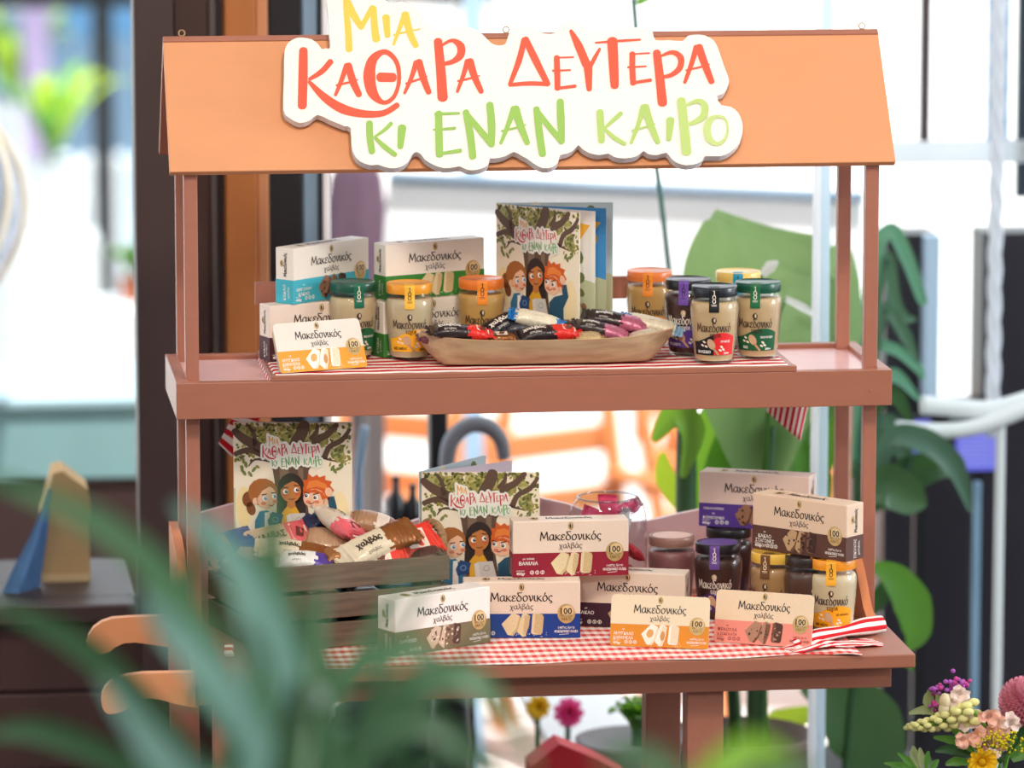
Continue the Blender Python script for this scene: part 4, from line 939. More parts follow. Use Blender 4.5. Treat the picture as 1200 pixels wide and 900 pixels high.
# ------------------------------------------------------------------ the crate
m_crate = mat('grey_brown_wood', (118, 98, 82), .75, .25, .35, 14, (1, 10, 10), .5, col2=(92, 78, 66))
ca, cb_ = PZ(305, 668, .849), PZ(527, 651, .849); crz = math.atan2(cb_.y-ca.y, cb_.x-ca.x); CLn = (cb_-ca).to_2d().length; CDd = .235; CHt = .849-ZL
crate = thing('wooden_crate', 'grey brown slatted wooden crate with rope handles heaped with wrapped bars', 'crate', (ca.x, ca.y, ZL), crz)
sh = (CHt-.014)/3
for k in range(3):
    z = k*(sh+.007)
    part('slat', box2(0, CLn, 0, .008, z, z+sh, .0012), m_crate, crate); part('slat', box2(0, CLn, CDd-.008, CDd, z, z+sh, .0012), m_crate, crate)
    part('end_slat', box2(0, .008, .0082, CDd-.0082, z, z+sh, .0012), m_crate, crate); part('end_slat', box2(CLn-.008, CLn, .0082, CDd-.0082, z, z+sh, .0012), m_crate, crate)
for x in (.009, CLn-.025):
    for y in (.009, CDd-.025): part('corner_post', box2(x, x+.016, y, y+.016, 0, CHt-.004, .001), m_crate, crate)
part('base_board', box2(.009, CLn-.009, .009, CDd-.009, .001, .009, .001), m_crate, crate)
m_rope = mat('jute_rope', (178, 142, 104), .9, .1, .4, 220, bump=.8)
for x, sx in ((-.006, -1), (CLn+.006, 1)):
    loop = [(x, .06, CHt-.03), (x+sx*.012, .07, CHt+.005), (x+sx*.014, .10, CHt+.024), (x+sx*.012, .135, CHt+.024), (x+sx*.014, .165, CHt+.005), (x, .175, CHt-.03)]
    P_ = spline(loop, 8); mb = MB(); mb.add(tube(loop, .0052, 8, 8), m_rope, None, True)
    for ph in (0, 2.1, 4.2):
        q = []
        for i, p in enumerate(P_): q.append((p.x+.0042*math.cos(i*.8+ph), p.y, p.z+.0042*math.sin(i*.8+ph)))
        mb.add(tube(q, .0030, 5, 1, sp=False), m_rope, None, True)
    mb.build('rope_handle', crate)
BEI, CAR = (208, 182, 150), (150, 92, 42); PK2 = (226, 96, 104); NAV = (34, 44, 84)
cbars = [
 ('beige bar with pink end and dark lettering at the left of the crate', (292, 639, .02), (364, 624, .05), .042, .022, [(.6, BEI, 0), (1, PK2, 0)], .75, ('ΧΑΛΒΑΣ', .33, .011), .8),
 ('cream bar with amber foil end lying low on the left of the crate', (300, 641, -.03), (394, 655, -.04), .036, .024, [(.55, (222, 206, 176), 0), (1, CAR, .4)], .5, ('χαλβάς', .4, .007), None),
 ('white bar with violet twist end at the front left of the crate', (321, 657, -.06), (388, 660, -.07), .032, .022, [(.74, (232, 228, 220), 0), (1, (84, 58, 150), .2)], .4, ('χαλβάς', .4, .006), None),
 ('blue foil sheet sweet at the left back of the crate', (268, 622, .06), (296, 652, .0), .05, .018, [(1, (62, 92, 140), .1)], .2, None, None),
 ('beige bar with pink end sloping down across the storybook', (377, 596, .06), (424, 634, .0), .052, .024, [(.55, (206, 188, 166), 0), (1, PK2, 0)], -.35, ('χαλβάς', .3, .008), .78),
 ('large cream bar with amber foil end tilted across the middle of the crate', (396, 660, -.07), (486, 618, -.02), .042, .026, [(.6, (222, 206, 176), 0), (1, CAR, .4)], .6, ('χαλβάς', .4, .010), None),
 ('brown and white marbled bar at the back of the crate', (412, 606, .05), (468, 622, .04), .04, .022, [(.5, (176, 134, 100), 0), (.75, (226, 210, 190), 0), (1, (130, 90, 60), .2)], .3, None, None),
 ('flat red packet with a square picture at the right of the crate', (444, 646, -.02), (512, 628, .02), .05, .014, [(1, (232, 62, 44), 0)], .7, None, .62),
 ('flat red packet with a square picture poking out below the tilted bar', (420, 662, -.06), (474, 646, -.05), .04, .014, [(1, (228, 58, 44), 0)], .7, None, .5),
 ('pale brown marbled bar in the centre back of the crate', (355, 632, .03), (420, 640, .02), .05, .024, [(1, (198, 160, 126), .1)], .4, None, None),
 ('dark navy sweet corner sticking up before the storybook', (356, 622, .06), (372, 606, .07), .03, .014, [(1, NAV, 0)], .4, None, None),
 ('small pink sweet at the right back of the crate', (456, 622, .03), (480, 616, .04), .03, .016, [(1, (226, 90, 120), 0)], .3, None, None),
 ('dark brown bar at the right rim of the crate', (476, 655, -.02), (522, 648, -.01), .034, .018, [(1, (92, 62, 54), .1)], .3, None, None),
 ('grey beige bar in the shadow at the left rim of the crate', (270, 650, .0), (330, 662, -.04), .036, .02, [(1, (172, 156, 134), 0)], .4, None, None),
 ('dark bar with pale nut picture at the front rim of the crate', (398, 660, -.06), (442, 654, -.05), .03, .014, [(.6, (74, 56, 50), 0), (1, (210, 176, 130), 0)], .3, None, None),
 ('caramel bar peeping out beside the tilted cream bar', (375, 655, -.05), (420, 650, -.04), .034, .022, [(1, (168, 112, 62), .3)], .3, None, None)]
for i, (lb, a, b, w, h, sc_, ro, tx, sq) in enumerate(cbars): bar(lb, pp(*a), pp(*b), w*1.22, h*1.2, sc_, ro, tx, (64, 46, 40), seed=20+i, group=GC, sq=sq)
rc = random.Random(5); cm = crate.matrix_basis if False else (T(ca.x, ca.y, ZL) @ RZ(crz))
lay = [(.06, BLK), (.12, (40, 120, 200)), (.18, (60, 46, 50)), (.235, (196, 176, 150))]
for j, zz in enumerate((.022, .044, .066)):
    for k in range(4):
        x = .055+k*.06; c = ((40, 34, 38), (36, 110, 190), (70, 52, 50), (190, 170, 146))[(k+j*3) % 4]; y0 = .05
        A_ = cm @ Vector((x, .02, zz)); B_ = cm @ Vector((x+rc.uniform(-.012, .012), .21, zz+.004))
        bar('bar of the hidden lower layers seen only through the crate slats', A_, B_, .048, .021, [(1, c, 0)], seed=60+j*4+k, group='lower layers of bars in the crate')

# ------------------------------------------------------------------ glass jar of sweets
gp = PY(712, 600, .075); gj = thing('glass_jar', 'rounded clear glass jar of red and silver sweets behind the crimson banded carton', 'jar', (gp.x, gp.y, ZL))
RP = [(.0, .003), (.036, .003), (.046, .008), (.055, .03), (.0582, .07), (.0588, .12), (.0575, .15), (.053, .168), (.046, .177), (.0445, .1785)]
part('glass_wall', lathe(RP, 48), glassmat('jar_clear', (246, 250, 252), 1.5), gj, smooth=True)
vv = [(.0445*math.cos(2*PI*i/24), .0445*math.sin(2*PI*i/24), .1785) for i in range(24)]
part('rim', tube(vv, .0018, 8, 2, True), glassmat('rim_glass', (225, 236, 242), 1.9), gj, smooth=True)
rg = random.Random(9)
sw = [((.02, -.035, .145), (200, 196, 200), .4), ((-.02, -.02, .15), (196, 60, 96), 0), ((.0, -.02, .165), (222, 70, 110), 0), ((.03, .0, .16), (214, 80, 120), 0), ((-.03, -.01, .14), (172, 160, 168), .4), ((.034, -.02, .10), (196, 40, 56), 0), ((.02, -.03, .07), (180, 34, 50), 0), ((.036, .0, .055), (206, 50, 60), 0), ((.0, -.036, .11), (220, 214, 212), .3), ((-.03, -.02, .09), (190, 50, 70), 0), ((0, .02, .12), (180, 60, 80), 0), ((-.01, -.02, .04), (170, 40, 50), 0), ((.01, .01, .02), (180, 50, 60), 0), ((-.025, .02, .06), (150, 140, 150), .3)]
nm = ['upper silver', 'upper crimson', 'topmost pink', 'pink at the rim', 'grey silver', 'red right hand', 'deep red', 'red edge', 'white', 'lower crimson', 'rear crimson', 'bottom red', 'bottom middle red', 'rear silver']
for i, ((x, y, z), c, mt) in enumerate(sw):
    d = Vector((rg.uniform(-1, 1), rg.uniform(-.4, .4), rg.uniform(-.6, .6))).normalized()*.021
    p = Vector((gp.x+x, gp.y+y*.9, ZL+z))
    bar('%s sweet inside the rounded glass jar' % nm[i], p-d, p+d, .032, .017, [(1, c, mt)], rg.uniform(-1, 1), None, seed=90+i, group='sweets in the glass jar', name='wrapped_sweet')

# ================================================================== CLOTHS
m_stripe, m_ging = clothmat('striped_cloth', False, .0105), clothmat('checked_cloth', True, .0135)
def sheet(mb, fn, nu, nv, m, th=.0008):
    b = len(mb.v); g = [fn(i/nu, j/nv) for i in range(nu+1) for j in range(nv+1)]
    if mb.uv is None: mb.uv = []
    v = [p for p, _ in g]; W_ = nv+1; N = len(v); nr = []
    for i in range(nu+1):
        for j in range(nv+1):
            a = v[min(i+1, nu)*W_+j]-v[max(i-1, 0)*W_+j]; c = v[i*W_+min(j+1, nv)]-v[i*W_+max(j-1, 0)]; n = a.cross(c); nr.append(n.normalized() if n.length > 0 else Vector((0, 0, 1)))
    w = [p-n*th for p, n in zip(v, nr)]
    q = [[a*W_+b_, (a+1)*W_+b_, (a+1)*W_+b_+1, a*W_+b_+1] for a in range(nu) for b_ in range(nv)]
    edge = [a*W_ for a in range(nu+1)]+[nu*W_+k for k in range(1, W_)]+[a*W_+nv for a in range(nu-1, -1, -1)]+[k for k in range(nv-1, 0, -1)]
    ne = len(edge); sf = [[edge[k], N+edge[k], N+edge[(k+1) % ne], edge[(k+1) % ne]] for k in range(ne)]
    mb.add((v+w, q+[[N+i for i in f[::-1]] for f in q]+sf), m, None, True); uv = [u for _, u in g]; mb.uv += uv+uv
mb = MB(); e = Vector((X0, 0, 0))
def top_cloth(u, v):
    x = X0-.018+(X1-.012-X0+.018)*u; y = .004+.25*v; z = 1.1093
    if x < X0+.004:
        k = (X0+.004-x)/.022; z -= .040*k**1.5; x = X0+.004-.010*k; 
    z += .0003*math.sin(x*90+y*60)
    return Vector((x, y, z)), (x, (y+.002*math.sin(x*14))*.36)
sheet(mb, top_cloth, 90, 24, m_stripe)
def corner(uv4, n=10):
    P4 = [PY(u, v, y) for u, v, y in uv4]
    def f(u, v):
        p = P4[0].lerp(P4[1], u).lerp(P4[3].lerp(P4[2], u), v); p.y += .004*math.sin(u*7)
        return p, (v*.05, u*.075)
    return f
sheet(mb, corner([(296, 440, .292), (256, 520, .296), (272, 536, .296), (340, 440, .292)]), 10, 10, m_stripe)
sheet(mb, corner([(905, 430, .292), (957, 430, .292), (938, 517, .298), (898, 482, .296)]), 10, 10, m_stripe)
mb2 = mb.build('striped_cloth'); tag(mb2, 'red and white striped cloth on the upper shelf with corners hanging down behind', 'cloth')
mb = MB()
xl, xr = PZ(352, 774, TB).x, PZ(1000, 758, TB).x
def low_cloth(u, v):
    x = xl+(xr-xl)*u; fr = -.236+.006*math.sin(x*23)+.008*max(0, (x-.18))*4*math.sin(x*40); y = fr+(.22-fr)*v
    z = TB+.0016+.0004*math.sin(x*50+y*30)
    if x > .385: z += .004*min(1, (x-.385)/.05)*(.5+.5*math.sin(x*95+y*25))*max(0, 1-v*3)
    return Vector((x, y, z)), (x, (y-fr*.5)*.41+.0012*math.sin(x*18))
sheet(mb, low_cloth, 110, 30, m_ging)
def fold(u, v):      # the gathered end lying rolled over at the right
    a, b = PZ(930, 762, TB), PZ(1036, 741, TB); p = a.lerp(b, u); r = .0105*(.55+.45*math.sin(min(1, u*1.15)*PI*.75)); an = -PI*.55+v*PI*1.75
    sp_ = .010+.012*u
    p = p+Vector((0, math.cos(an)*sp_*1.3+.012, math.sin(an)*r*(1+.3*math.sin(u*9))+r+.0012))
    return p, (u*.11, v*.058)
def ruffle(u, v):      # crumpled front edge of the gathered end
    a, b = PZ(925, 766, TB), PZ(1032, 756, TB); p = a.lerp(b, u); k = math.sin(min(1, u*1.05)*PI)**.6
    return p+Vector((.004*math.sin(v*5), .050*(v-.25), (.0075+.004*math.sin(u*7))*k*abs(math.sin(v*PI*1.6+u*2.2))+.0016)), (u*.115+.01*v, v*.06+.008*math.sin(u*8))
sheet(mb, fold, 24, 22, m_stripe)
sheet(mb, ruffle, 30, 20, m_stripe)
def curl(u, v):
    p = PZ(262, 772, TB); an = PI*(.1+1.0*u)
    return p+Vector((.012*v+.004*u, -.02*math.cos(an)*.6, .018*math.sin(an)+.003)), (v*.03, u*.05)
sheet(mb, curl, 12, 5, m_stripe)
tag(mb.build('checked_cloth'), 'red and white checked cloth spread on the lower table with a rolled right end', 'cloth')
# ================================================================== BEHIND THE STALL
def leafmesh(pts, wid, M_=None, fold=.25, n=7, up_=(0, 0, 1), face=None):
    """leaf along a centre line of points; wid = list of half widths"""
    P = spline(pts, n); N = len(P); R = lerpw(wid, N); v = []; f = []; K = 7
    for i in range(N):
        t = (P[min(i+1, N-1)]-P[max(i-1, 0)]).normalized()
        s = (Vector(face).cross(t) if face else t.cross(Vector(up_)))
        s = s.normalized() if s.length > 1e-5 else Vector((1, 0, 0)); nn = s.cross(t).normalized()
        for k in range(K):
            a = -1+2*k/(K-1); v.append(P[i]+s*R[i]*a+nn*R[i]*fold*(abs(a)**1.4)+nn*(.008*R[i]*math.sin(i*1.7+a*3)))
    for i in range(N-1):
        for k in range(K-1): f.append([i*K+k, i*K+k+1, (i+1)*K+k+1, (i+1)*K+k])
    return v, f
def green(n, c, tr=.35, c2=None): return mat('leaf_'+n, c, .35, .5, trans=tr, col2=c2 or (min(255, c[0]+50), min(255, c[1]+60), c[2]))
LG, MG, DG, TG, YG = green('light', (120, 168, 66)), green('mid', (82, 134, 60)), green('deep', (44, 82, 50), .15), green('teal', (96, 150, 132), .15), green('lime', (176, 206, 70), .45)
CAMV = Vector((.12, .99, -.15))
def lpx(pts, Y, wpx, fold=.2, dY=None):
    """leaf through picture positions at depth Y (dY: depth added towards its tip)"""
    n = len(pts); P = [PY(u, v, Y+(dY or 0)*i/(n-1)) for i, (u, v) in enumerate(pts)]
    s = (P[0]-CAM).dot(CF)/FPX
    return leafmesh(P, [w*s/2 for w in wpx], fold=fold, face=CAMV)
def plant(name, label, cat, items, stems=(), pot=None, loc=None, group=None):
    loc = Vector(loc) if loc else Vector((0, 0, 0)); t = thing(name, label, cat, loc, 0, group); mb = MB()
    for vf, m in items: mb.add(vf, m, None, True)
    mb.v = [p-loc for p in mb.v]; mb.build('foliage', t)
    if stems:
        ms = MB()
        for vf, m in stems: ms.add(vf, m, None, True)
        ms.v = [p-loc for p in ms.v]; ms.build('stem', t)
    if pot: 
        o = MB().add(*pot[:2], None, True).build('pot', t); o.location = Vector(pot[2])-loc
    return t
def spx(pts, Y, wpx, dY=0):
    n = len(pts); P = [PY(u, v, Y+dY*i/(n-1)) for i, (u, v) in enumerate(pts)]; s = (P[0]-CAM).dot(CF)/FPX
    return tube(P, [w*s/2 for w in wpx], 10)
# big broad leaved plant right behind the jars
Y1 = .72
pb = PY(815, 880, Y1+.1); potv = lathe([(0, 0), (.085, 0), (.10, .02), (.125, .22), (.13, .235), (.12, .24), (.112, .2), (0, .19)], 36)
m_pot = mat('grey_pot', (126, 122, 124), .6, .4, .08, 20)
zpot = PY(752, 868, Y1).z-.235
big = [
 (lpx([(892, 570), (890, 470), (888, 385), (890, 318), (900, 284), (904, 266)], Y1, (40, 140, 190, 176, 150, 136), .12, .1), mat('leaf_broad', (116, 152, 96), .35, .5, .22, 7, (5, 5, 1.2), trans=.4, col2=(170, 206, 130))),
 (lpx([(930, 560), (945, 460), (962, 380), (978, 320), (990, 285)], Y1+.14, (20, 80, 100, 60, 8), .2, .05), green('broad2', (124, 160, 104), .4, (176, 210, 140))),
 (lpx([(800, 560), (812, 505), (790, 486), (766, 517)], Y1, (6, 30, 34, 6), .3), LG),
 (lpx([(838, 640), (850, 560), (872, 500), (868, 470), (850, 440)], Y1+.05, (24, 56, 58, 40, 10), .3), MG),
 (lpx([(862, 620), (888, 560), (905, 510), (915, 470)], Y1+.02, (16, 40, 44, 12), .3), MG),
 (lpx([(880, 600), (930, 560), (960, 500), (975, 440)], Y1+.15, (16, 60, 70, 20), .3), MG),
 (lpx([(820, 640), (835, 560), (842, 500), (848, 460)], Y1+.1, (20, 60, 60, 20), .3), LG),
 (lpx([(800, 600), (780, 560), (776, 530)], Y1+.12, (10, 26, 6), .3), YG),
 (lpx([(915, 640), (945, 600), (950, 560), (940, 520)], Y1+.1, (16, 44, 50, 10), .3), MG)]
stm = [(spx([(850, 935), (826, 800), (806, 700), (804, 600), (806, 470), (815, 380)], Y1+.02, (26, 26, 26, 25, 24, 16)), mat('plant_stem', (58, 96, 56), .5, .4, .15, 30)),
       (spx([(885, 935), (888, 700), (900, 560), (905, 500)], Y1, (24, 20, 14, 10)), MATS['plant_stem']),
       (spx([(868, 935), (852, 700), (852, 600), (838, 640)], Y1+.04, (18, 14, 12, 10)), MATS['plant_stem'])]
plant('potted_plant', 'tall broad leaved green plant in a brown pot just behind the jars', 'plant', big, stm, (potv, mat('brown_pot', (112, 92, 82), .6, .4, .1, 20), (PY(868, 868, Y1).x, Y1+.02, zpot)), (PY(868, 868, Y1).x, Y1+.02, zpot))
tag(MB().add(box2(PY(640, 880, Y1).x, PY(980, 880, Y1).x, Y1-.1, Y1+.3, zpot-.03, zpot, .004), mat('plant_bench', (120, 96, 84), .6, .3, .1, 10)).add(box2(PY(660, 880, Y1).x, PY(690, 880, Y1).x, Y1-.06, Y1+.25, 0, zpot-.03, .002), MATS['plant_bench']).add(box2(PY(940, 880, Y1).x, PY(970, 880, Y1).x, Y1-.06, Y1+.25, 0, zpot-.03, .002), MATS['plant_bench']).build('plant_bench'), 'low brown bench carrying the plant pots under the stall', 'bench')
# slim green support pole with a thin twining stem
mb = MB(); m_pole = mat('green_pole', (66, 116, 108), .5, .4, .1, 20)
P_ = [PY(742, -60, .9), PY(745, 30, .9), PY(770, 200, .9), PY(782, 300, .9), PY(800, 480, .9), PY(812, 880, .9)]
P_.append(Vector((P_[-1].x+.004, .9, 0)))
tag(MB().add(tube(P_, .0042, 8), m_pole, None, True).add(lpx([(747, 5), (756, -4), (764, -12)], .9, (4, 14, 3)), MG, None, True).build('plant_pole'), 'thin green plant pole leaning upward behind the roof', 'pole')
# white spathe flower near the green lidded jar
mb = MB(); mw = mat('white_spathe', (244, 246, 238), .5, .3, trans=.3)
mb.add(lpx([(893, 323), (903, 312), (912, 307)], .6, (8, 14, 3), .4), mw, None, True).add(lpx([(920, 350), (940, 360), (962, 374)], .6, (7, 10, 3), .4), mw, None, True).add(tube([PY(893, 323, .6), PY(900, 420, .62), PY(896, 620, .7), Vector((PY(896, 880, .7).x, .7, zpot+.2))], .002, 6), MG, None, True).add(tube([PY(920, 350, .6), PY(905, 420, .62), PY(898, 620, .7), Vector((PY(899, 880, .7).x, .7, zpot+.2))], .002, 6), MG, None, True)
tag(mb.build('white_flower'), 'white pointed flower showing beside the green lidded jar', 'flower')
# strappy leaved plant against the dark cladding on the right
Y2 = 1.15; TG2 = green('dim_teal', (78, 112, 98), .12)
it = [(lpx([(1000, 560), (1020, 330), (1042, 270), (1062, 300), (1080, 350), (1084, 358)], Y2, (8, 16, 18, 17, 12, 3), .2), TG), (lpx([(1000, 560), (1025, 360), (1040, 300), (1048, 350), (1060, 372), (1074, 374)], Y2+.05, (8, 14, 14, 15, 13, 3), .2), TG2),
      (lpx([(1005, 560), (1030, 380), (1042, 365), (1062, 395), (1076, 425)], Y2, (8, 14, 15, 15, 3), .2), TG2), (lpx([(1005, 560), (1020, 420), (1045, 408), (1075, 430), (1082, 445)], Y2+.03, (8, 14, 14, 12, 3), .2), TG),
      (lpx([(1005, 560), (1020, 460), (1048, 440), (1078, 470)], Y2, (8, 16, 18, 3), .2), TG), (lpx([(1005, 600), (1025, 480), (1050, 465), (1072, 510)], Y2+.02, (8, 18, 20, 3), .2), DG),
      (lpx([(1010, 600), (1032, 500), (1056, 520), (1064, 560)], Y2, (8, 26, 28, 4), .2), TG2), (lpx([(1012, 620), (1040, 520), (1080, 515), (1118, 545), (1138, 600)], Y2-.1, (10, 24, 30, 26, 4), .3), TG2),
      (lpx([(1014, 600), (1060, 560), (1100, 545), (1128, 560)], Y2, (10, 44, 36, 4), .3), DG), (lpx([(1010, 580), (1040, 570), (1070, 585), (1086, 592)], Y2-.12, (20, 56, 40, 3), .3), green('dusk', (70, 104, 72), .15))]
plant('strappy_plant', 'dark plant with long arching strap leaves by the right window', 'plant', it, [(spx([(1004, 900), (1004, 700), (1005, 540)], Y2, (16, 14, 10)), MATS['plant_stem'])], (potv, m_pot, (PY(1004, 860, Y2).x, Y2, 0.0)), (PY(1004, 860, Y2).x, Y2, 0))
Y3 = .9
it = [(lpx([(1022, 662), (1048, 676), (1068, 705), (1074, 740), (1064, 762)], Y3, (8, 34, 46, 34, 3), .25), MG), (lpx([(1000, 740), (1030, 700), (1040, 672)], Y3+.05, (6, 24, 4), .25), DG), (lpx([(1030, 760), (1060, 770), (1068, 785)], Y3, (6, 18, 3), .25), MG),
      (lpx([(940, 800), (975, 812), (1010, 850), (1018, 890), (1000, 930)], Y3, (20, 70, 96, 80, 10), .15), MATS['leaf_dusk']), (lpx([(870, 880), (915, 850), (960, 830)], Y3+.1, (10, 40, 6), .2), YG)]
plant('rubber_plant', 'rubber plant with large glossy oval leaves below the table', 'plant', it, [(spx([(985, 960), (1000, 800), (1018, 690), (1022, 662)], Y3, (9, 8, 6, 5)), MATS['plant_stem'])], (potv, m_pot, (PY(985, 960, Y3).x, Y3, 0.0)), (PY(985, 960, Y3).x, Y3, 0))
# white panel with a grey top rail, and the closed parasol
Yp = 2.7
a, b, c, d = PY(456, 212, Yp), PY(1012, 236, Yp), PY(1008, 462, Yp), PY(440, 462, Yp)
t = thing('whiteboard', 'large white outdoor panel with a thin grey top rail behind the stall', 'panel', (0, 0, 0))
v, f = prism([(a.x, a.z), (b.x, b.z), (c.x, c.z), (d.x, d.z)], .02)
wp = mat('white_panel_mat', (248, 248, 248), .7, .2, .02, 8)
MB().add(([p+Vector((0, Yp, 0)) for p in v], f), wp).build('board', t)
a2, b2 = PY(456, 208, Yp-.01), PY(1012, 231, Yp-.01); MB().add(tube([a2, b2], .012, 8, 2, sp=False), mat('grey_rail', (130, 150, 168), .4, .5), None, True).build('top_rail', t)
for q in (d, c): MB().add(box2(q.x-.02, q.x+.02, Yp, Yp+.03, GZ, q.z, .002), m_grey).build('leg', t)
m_mauve = mat('mauve_canvas', (98, 78, 92), .9, .1, .2, 10, (6, 6, .5))
pc = PY(418, 330, 3.0); zt3 = PY(418, 150, 3).z-GZ; zb3 = PY(418, 470, 3).z-GZ
t = thing('parasol', 'closed mauve parasol standing outside the window', 'parasol', (pc.x, 3.0, GZ))
v, f = lathe([(.02, zb3), (.075, zb3+.04), (.085, (zb3+zt3)/2-.1), (.05, zt3-.1), (.0, zt3)], 24); v = [Vector((p.x*(1+.18*math.sin(8*math.atan2(p.y, p.x))), p.y*(1+.18*math.sin(8*math.atan2(p.y, p.x))), p.z)) for p in v]
part('canopy', (v, f), m_mauve, t, smooth=True); part('pole', tube([(0, 0, .02), (0, 0, zt3)], .018, 10, 2, sp=False), m_grey, t); part('base', lathe([(0, 0), (.2, 0), (.2, .05), (.04, .07), (0, .07)], 24), m_grey, t)
# grey crook handled umbrella and the dark bottles seen under the tray
Yu = 1.0; m_hook = mat('grey_handle', (136, 142, 152), .4, .5)
t = thing('umbrella', 'grey crook handled umbrella hanging behind the open storybook', 'umbrella', (PY(526, 600, Yu).x, Yu, 0)); o0 = Vector(t.location)
hk = [(526, 560), (524, 540), (530, 515), (548, 499), (570, 499), (586, 514), (591, 538)]
o = MB().add(spx(hk, Yu, (18, 19, 20, 20, 20, 18, 15)), m_hook, None, True); o.v = [p-o0 for p in o.v]; o.build('crook_handle', t)
zt4 = PY(526, 560, Yu).z; part('canopy', lathe([(0, .03), (.01, .03), (.035, .2), (.03, zt4-.1), (.012, zt4-.02), (0, zt4)], 16), m_black, t, smooth=True)
tag(MB().add(box2(PY(504, 500, 1.05).x, PY(525, 500, 1.05).x, 1.05, 1.1, 0, PY(515, 462, 1.05).z, .004), m_black).build('dark_post'), 'dark square post directly left of the umbrella handle', 'post')
m_bottle = mat('dark_bottle', (38, 40, 46), .15, .5)
lp = PY(470, 625, 1.25)
tag(MB().add(box2(PY(420, 625, 1.25).x, PY(560, 625, 1.25).x, 1.15, 1.45, lp.z-.03, lp.z, .002), m_brown).add(box2(PY(430, 625, 1.25).x, PY(550, 625, 1.25).x, 1.17, 1.43, 0, lp.z-.03, 0), m_brown2).build('side_cabinet'), 'low brown cabinet carrying dark bottles behind the crate', 'cabinet')
for u, lb, h in ((464, 'dark bottle, taller one on the cabinet behind the crate', .095), (484, 'dark bottle, shorter one beside the storybook', .08)):
    p = PY(u, 620, 1.28); t = thing('bottle', lb, 'bottle', (p.x, 1.28, lp.z), 0, 'dark bottles on the cabinet')
    part('glass_body', lathe([(0, 0), (.015, 0), (.016, .004), (.016, h*.55), (.007, h*.72), (.006, h*.9), (0, h*.9)], 20), m_bottle, t, smooth=True); part('cap', lathe([(0, h*.9), (.0075, h*.9), (.0075, h), (0, h)], 16), m_black, t)
tag(MB().add(tube([PY(428, 500, 1.2), PY(420, 560, 1.2), PY(422, 640, 1.2)], .007, 10), m_steel, None, True).build('steel_pole'), 'blue grey metal pole beside the storybook in the crate', 'pole')
# outdoor wooden chairs
m_teak = mat('orange_teak', (222, 142, 84), .5, .4, .15, 8, (1, 1, 6)); m_cush = mat('blue_cushion', (74, 92, 122), .9, .1, .1, 20)
def chair(label, loc, rz, cush=None, s=1.0, m=None, group='wooden terrace chairs'):
    m = m or m_teak; t = thing('terrace_chair', label, 'chair', loc, rz, group); t.scale = (s, s, s)
    for x in (-.22, .22):
        part('leg', tube([(x, -.22, 0), (x, -.21, .44)], .022, 8, 2, sp=False), m, t); part('leg', tube([(x, .24, 0), (x, .2, .44), (x, .28, .92)], .024, 8, 6), m, t)
        part('armrest', box2(x-.03, x+.03, -.24, .24, .62, .65, .008), m, t); part('arm_post', tube([(x, -.21, .44), (x, -.21, .62)], .02, 8, 2, sp=False), m, t)
    part('seat', box2(-.24, .24, -.24, .22, .42, .455, .01), m, t)
    for z in (.58, .72, .86): part('back_slat', box2(-.23, .23, .22+(z-.5)*.14, .24+(z-.5)*.14, z-.035, z+.035, .006), m, t)
    if cush: part('cushion', rbox(.42, .42, .07, .03, 3), cush, t, T(0, -.01, .49), True)
    return t
# lower terrace: chairs stand outside on the paving
tp = lambda u, v, Y: Vector((PY(u, v, Y).x, Y, GZ))
chair('orange wooden chair with blue cushion seen past the umbrella handle', tp(700, 600, 4.3), .5, m_cush)
chair('orange wooden chair at the left beyond the dark post', tp(440, 600, 4.6), -.6)
chair('orange wooden chair beside the green plant stem', tp(880, 600, 4.9), 1.3)
m_tt = mat('white_tabletop', (240, 242, 244), .4, .5)
def table(label, loc, sx, sy, h, mt, ml):
    t = thing('terrace_table', label, 'table', loc, 0, 'terrace tables')
    part('table_top', box2(-sx/2, sx/2, -sy/2, sy/2, h-.03, h, .006), mt, t)
    for x in (-1, 1):
        for y in (-1, 1): part('leg', box2(x*(sx/2-.05)-.025, x*(sx/2-.05)+.025, y*(sy/2-.05)-.025, y*(sy/2-.05)+.025, 0, h-.03, .003), ml, t)
table('white terrace table behind the wooden chairs', tp(640, 600, 6.2), 1.6, .8, .74, m_tt, m_teak)
# ---------------- seen through the left window
a, b = PY(-60, 185, 10.5), PY(200, -90, 10.5); t = thing('house', 'blue grey house front high in the left window view', 'building', ((a.x+b.x)/2, 10.5, GZ)); w = (b.x-a.x)/2
part('facade', box2(-w, w, 0, 2, 0, b.z-GZ, .01), mat('blue_grey_facade', (112, 140, 166), .8, .2, .12, 2), t)
for k in range(3): part('window', box2(-w+.2+k*.75, -w+.6+k*.75, -.02, .01, a.z-GZ+.5, a.z-GZ+1.1, .01), mat('pale_window', (190, 206, 216), .2, .5), t)
m_lil = mat('lilac_render', (178, 160, 196), .8, .2, .08, 3)
def column(label, u0, u1, Y, m, ztop): 
    a, b = PY(u0, 300, Y), PY(u1, 300, Y); t = thing('column', label, 'column', ((a.x+b.x)/2, Y, GZ)); w = (b.x-a.x)/2
    ztop -= GZ; part('shaft', box2(-w, w, -w, w, .1, ztop, .01), m, t); part('base', box2(-w*1.2, w*1.2, -w*1.2, w*1.2, 0, .1, .01), m, t); part('capital', box2(-w*1.2, w*1.2, -w*1.2, w*1.2, ztop, ztop+.1, .01), m, t)
column('lilac painted column outside the left window', 30, 62, 8.0, m_lil, 3.2)
m_dkb = mat('dark_brown_teak', (84, 54, 44), .5, .4, .1, 8)
chair('dark brown wooden chair seen through the left window', tp(135, 500, 4.4), .1, None, 1, m_dkb, 'wooden terrace chairs')
table('grey terrace table seen through the left window', tp(20, 500, 5.6), .9, .7, .72, mat('grey_tabletop', (150, 160, 164), .4, .5), m_grey)
